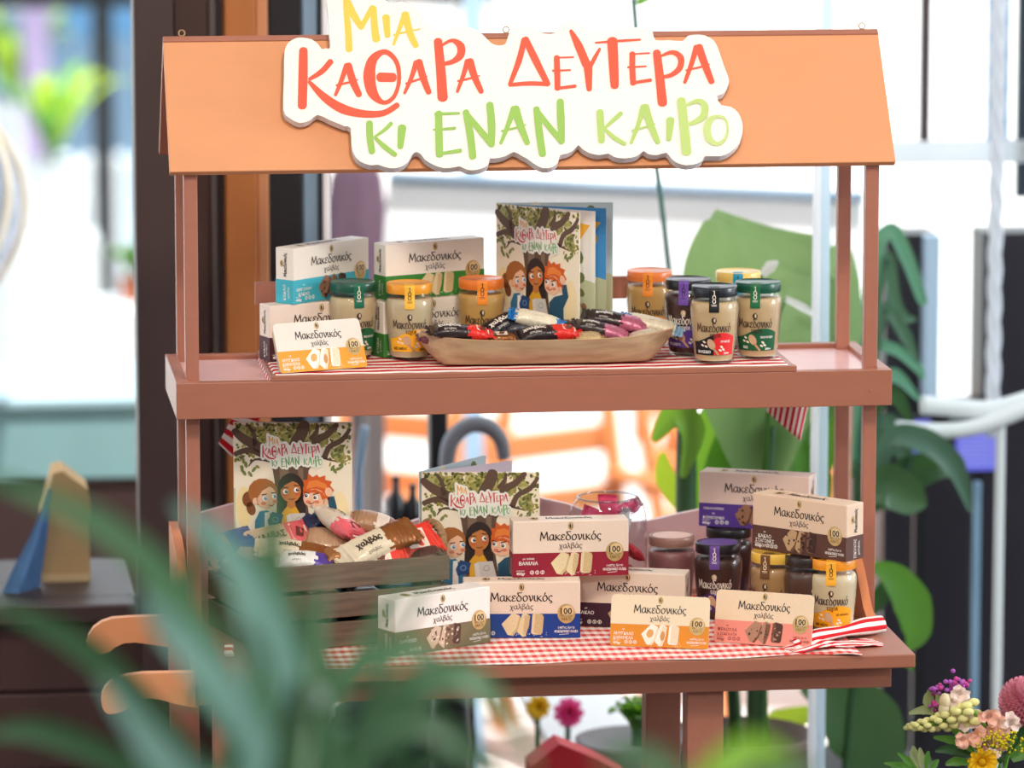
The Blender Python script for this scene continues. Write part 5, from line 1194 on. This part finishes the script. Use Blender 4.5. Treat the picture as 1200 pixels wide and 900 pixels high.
t = thing('planter_rail', 'dark horizontal railing beyond the left window', 'railing', (PY(80, 185, 7).x, 7, -.02)); zr = PY(80, 183, 7).z-GZ
part('rail', box2(-1.0, 1.2, -.03, .03, zr-.06, zr, .01), m_black, t)
for x in (-.95, .1, 1.15): part('post', box2(x-.03, x+.03, -.03, .03, 0, zr-.06, .01), m_black, t)
def tuft(name, label, cat, u, v, Y, n, length, m_, pot, seed, wd=.02, pm=.2):
    p = PY(u, v, Y); r = random.Random(seed); it = []
    for i in range(n):
        a = r.uniform(0, 2*PI); l = length*r.uniform(.6, 1.1); k = r.uniform(.3, .9); dx, dy = math.cos(a)*k, math.sin(a)*k
        it.append((leafmesh([p, p+Vector((dx*l*.3, dy*l*.3, l*.45)), p+Vector((dx*l*.7, dy*l*.7, l*.75)), p+Vector((dx*l, dy*l, l*.72))], [wd*.5, wd, wd*.9, wd*.1]), m_[i % len(m_)]))
    hp = p.z-GZ; ph = min(pm, hp)
    pv = lathe([(0, 0), (ph*.36, 0), (ph*.5, ph*.95), (ph*.52, ph), (ph*.46, ph), (0, ph*.93)], 24)
    return plant(name, label, cat, it, [(tube([Vector((p.x, p.y, p.z-ph*.15)), p+Vector((0, 0, .05))], .012, 6, 2, sp=False), MATS['plant_stem'])], (pv, pot, (p.x, p.y, p.z-ph)), (p.x, p.y, p.z-ph))
m_wp = mat('white_pot', (228, 232, 238), .6, .3)
m_terra = mat('terracotta_pot', (186, 106, 76), .8, .2, .1, 20)
tuft('spiky_plant', 'yellow green spiky plant seen through the left window', 'plant', 62, 190, 6.6, 26, .30, [YG, LG, MG], m_wp, 1, .018)
tuft('spiky_plant', 'yellow green leafy plant at the upper left edge', 'plant', 14, 118, 8.5, 30, .34, [MG, DG, YG], m_wp, 2, .026)
tuft('flowering_plant', 'small bushy plant in a terracotta pot by the dark frame', 'plant', 154, 325, 5.0, 40, .09, [MG, DG], m_terra, 3, .014, .06)
for (u, v, Y) in ((62, 190, 6.6), (14, 118, 8.5), (154, 325, 5.0)):
    p = PY(u, v, Y); hp = p.z-GZ; ph = min(.06 if Y == 5 else .2, hp); zz = p.z-ph
    if zz > .03: tag(MB().add(box2(p.x-.12, p.x+.12, Y-.12, Y+.12, GZ, zz, .01), far).build('plinth'), 'pale plinth under the %s' % ('small terracotta pot' if Y == 5 else 'spiky plant by the dark railing' if Y < 7 else 'leafy plant at the upper left edge'), 'plinth')
tag(MB().add(box2(PY(60, 300, 9).x-3, PY(200, 300, 9).x+.2, 9.3, 9.5, GZ, PY(100, 200, 9).z, .02), far).build('garden_wall'), 'low white wall beyond the left window', 'wall')
# teal fronted bench outside the left window
a, b = PY(-40, 565, 2.3), PY(172, 466, 2.3); t = thing('storage_bench', 'pale teal fronted bench outside, behind the paper bag', 'bench', ((a.x+b.x)/2, 2.3, GZ)); w = (b.x-a.x)/2
part('base', box2(-w, w, .01, .5, 0, a.z-GZ, .004), m_brown2, t); part('front_panel', box2(-w, w, 0, .02, a.z-GZ, b.z-GZ-.02, .004), mat('pale_teal', (142, 176, 176), .5, .4, .1, 6), t); part('seat', box2(-w-.01, w+.01, -.01, .5, b.z-GZ-.019, b.z-GZ, .004), mat('grey_teal', (160, 184, 190), .5, .4), t)
# big round rattan and glass lamp leaning into the view at the far left
m_lamp = mat('pale_rattan', (236, 222, 204), .6, .3, .1, 30, trans=.4, col2=(250, 236, 214))
lc = PY(-110, 240, 2.2); s_ = 1.0
t = thing('round_lantern', 'large round pale lantern cut by the left edge of the view', 'lantern', lc); m_lg = glassmat('lantern_glass', (224, 228, 236), 1.3, .1)
Rr = (PY(30, 250, 2.2).x-lc.x)
part('globe', ([p*Rr*.98 for p in lathe([(math.sin(PI*i/24), -math.cos(PI*i/24)) for i in range(25)], 40)[0]], lathe([(math.sin(PI*i/24), -math.cos(PI*i/24)) for i in range(25)], 40)[1]), m_lg, t, smooth=True)
for k in range(5):
    an = k*PI/5
    part('rib', tube([(Rr*math.sin(b)*math.cos(an), Rr*math.sin(b)*math.sin(an), -Rr*math.cos(b)) for b in [2*PI*i/40 for i in range(40)]], .006, 6, 1, True, sp=False), m_lamp, t, RY(.5), True)
part('cable', tube([(0, 0, Rr), (0, 0, 3.2-lc.z)], .004, 6, 2, sp=False), m_black, t)
# kraft paper bag and folded jeans on the sill
m_kraft = mat('kraft_paper', (206, 166, 118), .8, .2, .06, 30); m_denim = mat('denim', (104, 142, 192), .9, .1, .3, 60, (1, 1, .2))
pb0, pb1 = PY(50, 700, .95), PY(106, 700, .95); zt5 = PY(80, 552, .95).z
bag = thing('paper_bag', 'tall brown kraft paper bag standing on the window sill', 'bag', ((pb0.x+pb1.x)/2, 1.0, z0)); bw = (pb1.x-pb0.x)/2; bh = zt5-z0
v, f = prism([(-bw, 0), (bw, 0), (bw*1.02, bh*.72), (bw*.96, bh*.82), (-bw*.1, bh), (-bw*.5, bh*.98), (-bw*.98, bh*.6)], .1)
part('bag_body', (v, f), m_kraft, bag, T(0, -.05, 0)); part('folded_rim', box2(-bw, bw*1.0, -.053, -.0505, .0, .012, .0005), mat('kraft_light', (224, 190, 146), .8, .2), bag)
mb = MB()
for k in range(5): mb.add(lpx([(12+k*6, 699), (22+k*5, 672-k*2), (40+k*3, 630-k*4), (54+k*1, 590-k*4)], .86+.012*k, (20, 17, 10, 4), .4), m_denim, None, True)
tag(mb.build('denim_jacket'), 'blue denim garment hanging down beside the paper bag', 'clothing')
# ---------------- right hand daylight side
P_ = PY(1167, 250, 1.2); q = []; mb = MB()
for ph in (0, 2.09, 4.19): mb.add(tube([(P_.x+.007*math.cos(i*.75+ph), 1.2+.007*math.sin(i*.75+ph), 3.19-i*.0205) for i in range(118)], .0075, 6, 1, sp=False), mat('white_cord', (245, 246, 250), .7, .2, trans=.5, col2=(250, 250, 255)), None, True)
tag(mb.build('white_rope'), 'thick twisted white rope hanging by the right window', 'rope')
t = thing('handrail', 'white curved handrail on a slim post at the right', 'railing', (PY(1168, 900, 1.1).x, 1.1, 0)); o0 = Vector(t.location)
o = MB().add(tube([PY(u, v, 1.1) for u, v in ((1050, 502), (1090, 505), (1130, 503), (1170, 492), (1215, 474), (1280, 450))], .014, 10), m_white, None, True); o.v = [p-o0 for p in o.v]; o.build('rail', t)
o = MB().add(tube([PY(u, v, 1.12) for u, v in ((1080, 474), (1120, 478), (1160, 480), (1200, 470), (1260, 450))], .016, 10), m_white, None, True); o.v = [p-o0 for p in o.v]; o.build('rail', t)
part('post', tube([(0, .01, 0), (0, .01, PY(1168, 500, 1.1).z)], .008, 10, 2, sp=False), m_white, t)
tag(MB().add(bpx(1137, 565, 1146, 1200, 1.3, .012), m_steel).build('slim_post'), 'slim blue grey post in front of the dark cladding', 'post')
# blue lit screens
ms = bpy.data.materials.new('screen_blue'); ms.use_nodes = True; bs = ms.node_tree.nodes['Principled BSDF']; bs.inputs['Base Color'].default_value = rgba((40, 44, 120)); bs.inputs['Emission Color'].default_value = rgba((120, 120, 250)); bs.inputs['Emission Strength'].default_value = .8
for u0, v0, u1, v1, lb in ((1120, 494, 1176, 552, 'larger blue lit screen below the white handrail'), (1071, 492, 1090, 540, 'small blue lit screen beside the strap leaves')):
    a, b = PY(u0, v1, 1.4), PY(u1, v0, 1.4); t = thing('screen', lb, 'screen', ((a.x+b.x)/2, 1.4, a.z), 0, 'blue lit screens'); w, h = (b.x-a.x)/2, b.z-a.z
    part('housing', box2(-w-.006, w+.006, .002, .03, -.006, h+.006, .003), m_black, t); part('stand', box2(-.01, .01, .008, .025, -a.z, -.006, 0), m_black, t)
    g = MB().add(box2(-w, w, -.001, .0018, 0, h, 0), ms)
    for k in range(9): g.add(box2(-w*.9, w*.9, -.0016, -.0011, h*(.1+.09*k), h*(.1+.09*k)+h*.02, 0), ink((214, 214, 250)))
    g.build('display', t)
# pale uprights of the facade far behind
for u0, u1, v0, v1, Y, c, lb in ((545, 566, -300, 60, 3.1, (176, 208, 236), 'pale blue upright behind the lettered sign'),):
    a, b = PY(u0, v1, Y), PY(u1, v0, Y); tag(MB().add(box2(a.x, b.x, Y, Y+.04, GZ, b.z, .004), mat('pale_upright', c, .6, .3, .08, 6)).build('facade_upright'), lb, 'post')
a, b = PY(84, 46, 7.5), PY(170, -60, 7.5); mb = MB().add(box2(a.x, b.x, 7.5, 8.2, a.z, b.z, .02), mat('blue_awning', (96, 146, 192), .8, .2, .08, 6))
for x in (a.x+.02, b.x-.05): mb.add(box2(x, x+.03, 7.9, 7.93, GZ, a.z, 0), m_steel)
tag(mb.build('awning'), 'blue awning box at the top of the left window view', 'awning')
# things on the floor under the table
tag(MB().add(box2(PY(640, 865, 1.1).x, PY(760, 865, 1.1).x, 1.0, 1.5, PY(700, 862, 1.1).z-.02, PY(700, 862, 1.1).z, .003), m_tt).add(box2(PY(690, 865, 1.1).x-.02, PY(690, 865, 1.1).x+.02, 1.2, 1.24, 0, PY(700, 862, 1.1).z-.02, 0), m_tt).build('side_table'), 'small white side table under the stall by the grey pot', 'table')
m_red = mat('red_paper', (196, 44, 52), .6, .3, .1, 20)
v, f = prism([(PY(u, v, .5).x, PY(u, v, .5).z) for u, v in ((622, 898), (656, 872), (700, 890), (735, 908), (735, 960), (622, 960))], .07)
tag(MB().add(([p+Vector((0, .5, 0)) for p in v], f), m_red).add(box2(PY(622, 960, .5).x, PY(735, 960, .5).x, .5, .57, 0, PY(622, 960, .5).z, 0), m_red).build('gift_bag'), 'red paper gift bag on the floor under the table', 'bag')
def bloom(c, R, np_, layers, m_, seed, tilt=.3):
    r = random.Random(seed); mb = MB()
    for l in range(layers):
        for k in range(np_):
            a = 2*PI*(k+.5*(l % 2))/np_+r.uniform(-.1, .1); el = .15+l*.42; rr = R*(1-l*.2)
            d = Vector((math.cos(a)*math.cos(el), -math.sin(el), math.sin(a)*math.cos(el)))
            mb.add(leafmesh([c, c+d*rr*.5+Vector((0, -rr*.1, 0)), c+d*rr], [rr*.12, rr*.34, rr*.2], fold=.3, face=(0, 1, .1)), m_, None, True)
    return mb
m_pink, m_yel = mat('pink_petal', (244, 70, 150), .6, .3, trans=.4, col2=(250, 120, 180)), mat('yellow_petal', (250, 208, 30), .6, .3, trans=.25, col2=(255, 220, 80))
pf = PY(666, 834, .95)
mb = bloom(pf, .026, 9, 3, m_pink, 1); mb.add(tube([pf, Vector((pf.x, 1.0, 0))], .005, 6, 2, sp=False), MATS['plant_stem'])
tag(mb.build('pink_flower'), 'bright pink flower under the stall', 'flower')
pf = PY(630, 828, 1.0); mb = bloom(pf, .022, 9, 2, m_yel, 2); mb.add(tube([pf, Vector((pf.x, 1.05, 0))], .005, 6, 2, sp=False), MATS['plant_stem'])
tag(mb.build('yellow_flower'), 'yellow flower left of the pink one under the stall', 'flower')
tuft('green_plant', 'leafy green plant in a grey pot under the stall beside the pink flower', 'plant', 748, 866, Y1+.02, 26, .085, [MG, LG], m_pot, 7, .013)
m_dk = mat('dark_fabric', (40, 42, 56), .9, .1, .2, 20)
tag(MB().add(bpx(380, 838, 500, 1100, .75, .2, .06), m_dk).build('dark_bag'), 'dark bag on the floor behind the foreground leaves', 'bag')
# ================================================================== BOUQUET AT THE LOWER RIGHT
YB = -.1
vz = PY(1170, 960, YB); vase = thing('flower_vase', 'dark blue vase below the flowers at the lower right corner', 'vase', (vz.x, vz.y+.03, 0))
part('vase_body', lathe([(0, 0), (.07, 0), (.085, .05), (.09, vz.z*.6), (.06, vz.z*.95), (.065, vz.z), (.055, vz.z), (0, vz.z*.9)], 32), mat('blue_glaze', (30, 40, 60), .2, .5), vase, smooth=True)
def stemto(p): return tube([p, p.lerp(Vector((vz.x, vz.y+.03, vz.z-.02)), .5)+Vector((0, .01, .01)), Vector((vz.x, vz.y+.03, vz.z-.02))], [.0022, .0026, .003], 6, 5)
fg = 'flowers of the lower right bouquet'
def flower(name, label, mb, mm=None): return tag(mb.build(name), label, 'flower', fg)
r = random.Random(12)
m_bud, m_peach, m_blush, m_cream = mat('lime_bud', (230, 228, 152), .6, .3, .12, 200), mat('peach_petal', (250, 200, 178), .6, .3, trans=.25, col2=(255, 200, 170)), mat('blush_petal', (253, 236, 228), .6, .3, trans=.25, col2=(255, 230, 220)), mat('cream_petal', (240, 226, 186), .6, .3, trans=.25)
mb = MB()
ax = [(1144, 836), (1128, 838), (1112, 844), (1094, 848), (1078, 850), (1064, 852)]
for i in range(46):
    t_ = i/45; k = t_*(len(ax)-1); j = min(int(k), len(ax)-2); u = ax[j][0]+(ax[j+1][0]-ax[j][0])*(k-j); v_ = ax[j][1]+(ax[j+1][1]-ax[j][1])*(k-j)
    an = i*2.4; R = 17*(1-t_)**.8+1.5; p = PY(u+r.uniform(-2, 2), v_+R*math.sin(an)*.75, YB+R*math.cos(an)*.0011); s_ = (.0074*(1-.45*t_))
    mb.add(ball(s_, T(*p), 2, (1.25, .9, .9)), m_bud, None, True)
mb.add(tube([PY(u, v_, YB) for u, v_ in ax[::-1]]+[PY(1165, 870, YB)], .003, 6), LG, None, True); mb.add(stemto(PY(1165, 870, YB)), LG, None, True)
flower('snapdragon', 'yellow green snapdragon buds pointing left at the lower right', mb)
def snap(mb, p, R, m_, seed):
    q = random.Random(seed)
    for k in range(7):
        a = q.uniform(0, 2*PI); d = Vector((math.cos(a), -abs(q.gauss(.5, .3)), math.sin(a)*.9)).normalized()
        mb.add(leafmesh([p, p+d*R*.55+Vector((0, -.004, 0)), p+d*R], [R*.2, R*.48, R*.3], fold=.45, face=(.1, 1, 0)), m_, None, True)
    mb.add(ball(R*.38, T(*p), 2), m_, None, True)
mb = MB()
for i, (u, v_, R) in enumerate(((1132, 846, .016), (1142, 862, .018), (1158, 838, .018), (1170, 852, .018), (1184, 846, .016), (1128, 866, .014), (1152, 868, .016), (1172, 868, .016), (1162, 884, .013))): snap(mb, PY(u, v_, YB-.012*(i % 3)), R, m_peach if i % 4 else m_blush, 30+i)
mb.add(stemto(PY(1160, 870, YB)), LG, None, True); flower('snapdragon', 'peach pink snapdragon blooms in the middle of the bouquet', mb)
mb = MB()
for i, (u, v_, R) in enumerate(((1124, 812, .016), (1116, 820, .013), (1130, 826, .013))): snap(mb, PY(u, v_, YB+.02), R, m_blush, 50+i)
for u, v_ in ((1107, 822), (1106, 832), (1120, 842)): mb.add(ball(.0085, T(*PY(u, v_, YB)), 2, (1, 1, 1.5)), m_cream, None, True)
mb.add(stemto(PY(1126, 832, YB+.02)), LG, None, True); flower('snapdragon', 'blush white snapdragon bloom below the purple sprig', mb)
m_pur, m_mag = mat('purple_bud', (178, 92, 184), .6, .3, .2, 200), mat('magenta_bud', (206, 70, 150), .6, .3, .2, 200)
mb = MB()
for cx, cy, n_, sp_ in ((1120, 802, 34, 15), (1097, 808, 14, 8), (1094, 826, 12, 7), (1122, 830, 8, 7)):
    for i in range(n_):
        u, v_ = cx+r.gauss(0, sp_*.55), cy+r.gauss(0, sp_*.4); p = PY(u, v_, YB+.03+r.uniform(-.01, .01)); mb.add(ball(r.uniform(.0028, .0046), T(*p), 1), m_pur if r.random() < .6 else m_mag, None, True)
    mb.add(tube([PY(cx, cy, YB+.03), PY(1140, 850, YB+.02)], .0012, 5, 2, sp=False), MATS['plant_stem'])
mb.add(stemto(PY(1140, 850, YB+.02)), MATS['plant_stem'], None, True); flower('statice', 'purple statice sprig at the top of the bouquet', mb)
mb = MB(); pc_ = PY(1200, 824, YB+.02); m_pom = mat('dusty_pink_petal', (230, 160, 176), .7, .2, trans=.15, col2=(236, 160, 176)); m_pom2 = mat('dark_pink_petal', (212, 130, 152), .7, .2)
for i in range(330):
    z = 1-2*(i+.5)/330; a = i*2.39996; d = Vector((math.sqrt(1-z*z)*math.cos(a), math.sqrt(1-z*z)*math.sin(a), z)); R = .037
    s = d.cross(Vector((0, 0, 1))); s = s.normalized() if s.length > .01 else Vector((1, 0, 0))
    mb.add(leafmesh([pc_+d*R*.55, pc_+d*R*.9, pc_+d*R*1.02+Vector((0, 0, .003))], [.002, .0042, .0026], fold=.5, n=2, face=tuple(s.cross(d))), m_pom if i % 3 else m_pom2, None, True)
mb.add(ball(.026, T(*pc_), 2), m_pom2, None, True).add(stemto(pc_), LG, None, True); flower('pompon_chrysanthemum', 'dusty pink pompon chrysanthemum at the right edge of the bouquet', mb)
mb = MB(); pd_ = PY(1150, 892, YB-.03)
for l in range(2):
    for k in range(11):
        a = 2*PI*(k+l*.5)/11; d = Vector((math.cos(a), -.35-.3*l, math.sin(a)*.8)).normalized(); mb.add(leafmesh([pd_, pd_+d*.013, pd_+d*.024], [.003, .0055, .0035], fold=.3, face=(0, 1, .3)), m_yel, None, True)
mb.add(ball(.006, T(*(pd_+Vector((0, -.006, 0)))), 2), mat('daisy_heart', (204, 150, 20), .8, .2), None, True).add(stemto(pd_), LG, None, True); flower('yellow_daisy', 'golden yellow daisy at the bottom of the bouquet', mb)
mb = MB(); m_gr = mat('goldenrod_bud', (206, 190, 40), .7, .2)
for i in range(110):
    u, v_ = 1172+r.gauss(0, 13), 870+r.gauss(0, 7); mb.add(ball(r.uniform(.0016, .0026), T(*PY(u, v_, YB-.03+r.uniform(-.01, .01))), 1), m_gr, None, True)
for k in range(8): mb.add(tube([PY(1150+k*7, 864+(k % 3)*4, YB-.03), PY(1172, 895, YB-.01)], .001, 5, 2, sp=False), MG)
mb.add(stemto(PY(1172, 895, YB-.01)), LG, None, True); flower('goldenrod', 'small yellow goldenrod clusters beside the peach blooms', mb)
it = [(lpx([(1140, 880), (1118, 868), (1094, 864)], YB+.01, (5, 12, 3), .3), MG), (lpx([(1140, 886), (1115, 878), (1096, 880)], YB, (5, 13, 3), .3), DG), (lpx([(1145, 876), (1125, 858), (1112, 852)], YB+.02, (5, 14, 4), .3), MG), (lpx([(1140, 894), (1120, 892), (1108, 896)], YB-.01, (5, 12, 3), .3), MG), (lpx([(1150, 880), (1138, 868), (1120, 872)], YB-.01, (5, 14, 4), .3), MG), (lpx([(1190, 880), (1200, 860), (1210, 850)], YB+.02, (8, 22, 6), .3), DG), (lpx([(1185, 890), (1200, 880), (1215, 878)], YB, (8, 22, 6), .3), MG)]
plant('foliage_sprig', 'dark green cut leaves under the peach blooms', 'leaf sprig', it, [(stemto(PY(1142, 882, YB)), MG)], None, PY(1142, 882, YB), fg)
EU = green('grey', (150, 162, 118), .2)
it = [(lpx([(1094, 836), (1082, 832), (1065, 836)], YB+.03, (4, 11, 3), .2), EU), (lpx([(1092, 832), (1086, 822), (1086, 812)], YB+.03, (4, 10, 3), .2), EU), (lpx([(1094, 830), (1090, 818), (1088, 808)], YB+.035, (4, 9, 3), .2), EU), (lpx([(1100, 830), (1100, 820), (1098, 812)], YB+.03, (4, 9, 3), .2), EU)]
plant('eucalyptus_sprig', 'grey green oval leaves left of the blush bloom', 'leaf sprig', it, [(tube([PY(1094, 836, YB+.03), PY(1140, 870, YB+.03), Vector((vz.x, vz.y+.03, vz.z))], .0016, 5), MG)], None, PY(1094, 836, YB+.03), fg)
it = []
for u0, v0, u1, v1 in ((1076, 905, 1052, 882), (1076, 900, 1066, 880), (1080, 900, 1078, 876), (1078, 905, 1036, 894), (1085, 902, 1088, 880), (1060, 905, 1044, 898), (1090, 905, 1100, 890), (1072, 892, 1070, 874)): it.append((lpx([(u0, v0), ((u0+u1)/2, (v0+v1)/2-2), (u1, v1)], YB-.02, (3, 9, 2), .3), EU if u1 % 4 else MG))
plant('olive_sprig', 'small grey green leafy sprig at the bottom edge left of the bouquet', 'leaf sprig', it, [(tube([PY(1078, 900, YB-.02), PY(1090, 930, YB-.01), Vector((vz.x, vz.y+.03, vz.z))], .002, 5), MG)], None, PY(1078, 900, YB-.02), fg)
# ================================================================== FOREGROUND PLANT
FT, FM, FD = mat('front_leaf_pale', (140, 188, 176), .3, .5), mat('front_leaf', (92, 134, 96), .35, .5), mat('front_leaf_dark', (66, 102, 70), .4, .4)
YF = -2.8
fl = [([(330, 1050), (290, 860), (200, 690), (110, 610), (-20, 556)], (26, 46, 50, 40, 8), FM, -.1), ([(330, 1050), (345, 860), (320, 740), (262, 640), (205, 590)], (26, 44, 50, 44, 8), FT, .05), ([(340, 1050), (330, 850), (328, 760), (310, 690), (285, 640)], (26, 44, 48, 40, 10), FM, .1),
      ([(330, 1050), (310, 900), (270, 820), (200, 735), (165, 690)], (24, 50, 56, 44, 8), FT, -.15), ([(320, 1050), (250, 950), (185, 880), (120, 795)], (24, 50, 52, 8), FT, -.2), ([(350, 1050), (360, 850), (330, 720), (318, 620), (330, 560)], (24, 40, 42, 32, 6), FM, .15),
      ([(350, 1050), (420, 880), (490, 800), (560, 800), (630, 900)], (24, 44, 48, 42, 8), FM, .0), ([(350, 1050), (400, 900), (440, 850), (510, 850), (580, 920)], (24, 40, 44, 40, 8), FD, -.1), ([(360, 1050), (380, 880), (378, 780), (360, 690)], (24, 40, 40, 8), FM, .2),
      ([(330, 1050), (230, 900), (100, 760), (-30, 700)], (24, 40, 44, 10), FD, .3), ([(340, 1050), (350, 900), (400, 800), (470, 760), (540, 790)], (24, 40, 42, 36, 6), FM, .2), ([(330, 1050), (300, 900), (240, 800), (220, 700), (240, 620)], (24, 40, 40, 34, 6), FD, .2), ([(340, 1050), (330, 930), (350, 830), (345, 800)], (24, 44, 40, 8), FD, -.2), ([(360, 1050), (440, 940), (520, 880), (600, 900)], (30, 44, 40, 8), FD, .1), ([(310, 1050), (180, 920), (60, 860), (-20, 860)], (24, 40, 40, 10), FD, .35)]
it = [(lpx(p, YF+d, [q*.8 for q in w], .25, -.1), m_) for p, w, m_, d in fl]
rf = random.Random(21)
for i in range(22):
    tx, ty = rf.uniform(170, 600), rf.uniform(640, 860); mx = 335+(tx-335)*rf.uniform(.25, .55); w = rf.uniform(13, 26)
    it.append((lpx([(340+rf.uniform(-25, 25), 1050), (mx-10, 960), (mx, rf.uniform(780, 860) if ty < 800 else ty+20), (tx, ty)], YF+rf.uniform(-.15, .35), (w*.8, w, w*.9, 3), .25, rf.uniform(-.15, .15)), (FM, FD, FT, FM, FD)[i % 5]))
pf = PY(340, 1050, YF)
plant('foreground_plant', 'out of focus strap leaved plant close to the camera at lower left', 'plant', it, [(tube([pf, Vector((pf.x, YF, .4))], .02, 10, 2, sp=False), FD)], (lathe([(0, 0), (.12, 0), (.17, .4), (.18, .42), (.165, .42), (0, .38)], 32), m_pot, (pf.x, YF, 0)), (pf.x, YF, 0))
it = [(lpx(p, -3.2, w, .25), m_) for p, w, m_ in (([(790, 1020), (830, 920), (880, 878), (930, 890)], (20, 40, 40, 6), LG), ([(790, 1020), (790, 920), (750, 884), (700, 890)], (20, 34, 30, 6), FM), ([(800, 1020), (850, 950), (900, 920), (960, 900)], (20, 40, 36, 6), FM))]
pf = PY(800, 1020, -3.2)
plant('foreground_plant', 'out of focus green leaf tips at the bottom centre edge', 'plant', it, [(tube([pf, Vector((pf.x, -3.2, .4))], .02, 10, 2, sp=False), FD)], (lathe([(0, 0), (.12, 0), (.17, .4), (.18, .42), (.165, .42), (0, .38)], 32), m_pot, (pf.x, -3.2, 0)), (pf.x, -3.2, 0))
# a camelia-white blossom among the front leaves
pw_ = PY(372, 815, -2.7); mb = MB()
for k in range(5):
    a = 2*PI*k/5; d = Vector((math.cos(a), -.3, math.sin(a))).normalized(); mb.add(leafmesh([pw_, pw_+d*.005, pw_+d*.010], [.002, .005, .003], fold=.3, face=(0, 1, 0)), mat('white_petal', (226, 232, 240), .6, .3), None, True)
mb.add(tube([pw_, pw_+Vector((.01, .03, -.15)), Vector((PY(340, 1050, YF).x, YF, .9)), Vector((PY(340, 1050, YF).x, YF, .42))], .002, 6), FD, None, True)
tag(mb.build('white_blossom'), 'tiny blurred white blossom among the foreground leaves', 'flower')
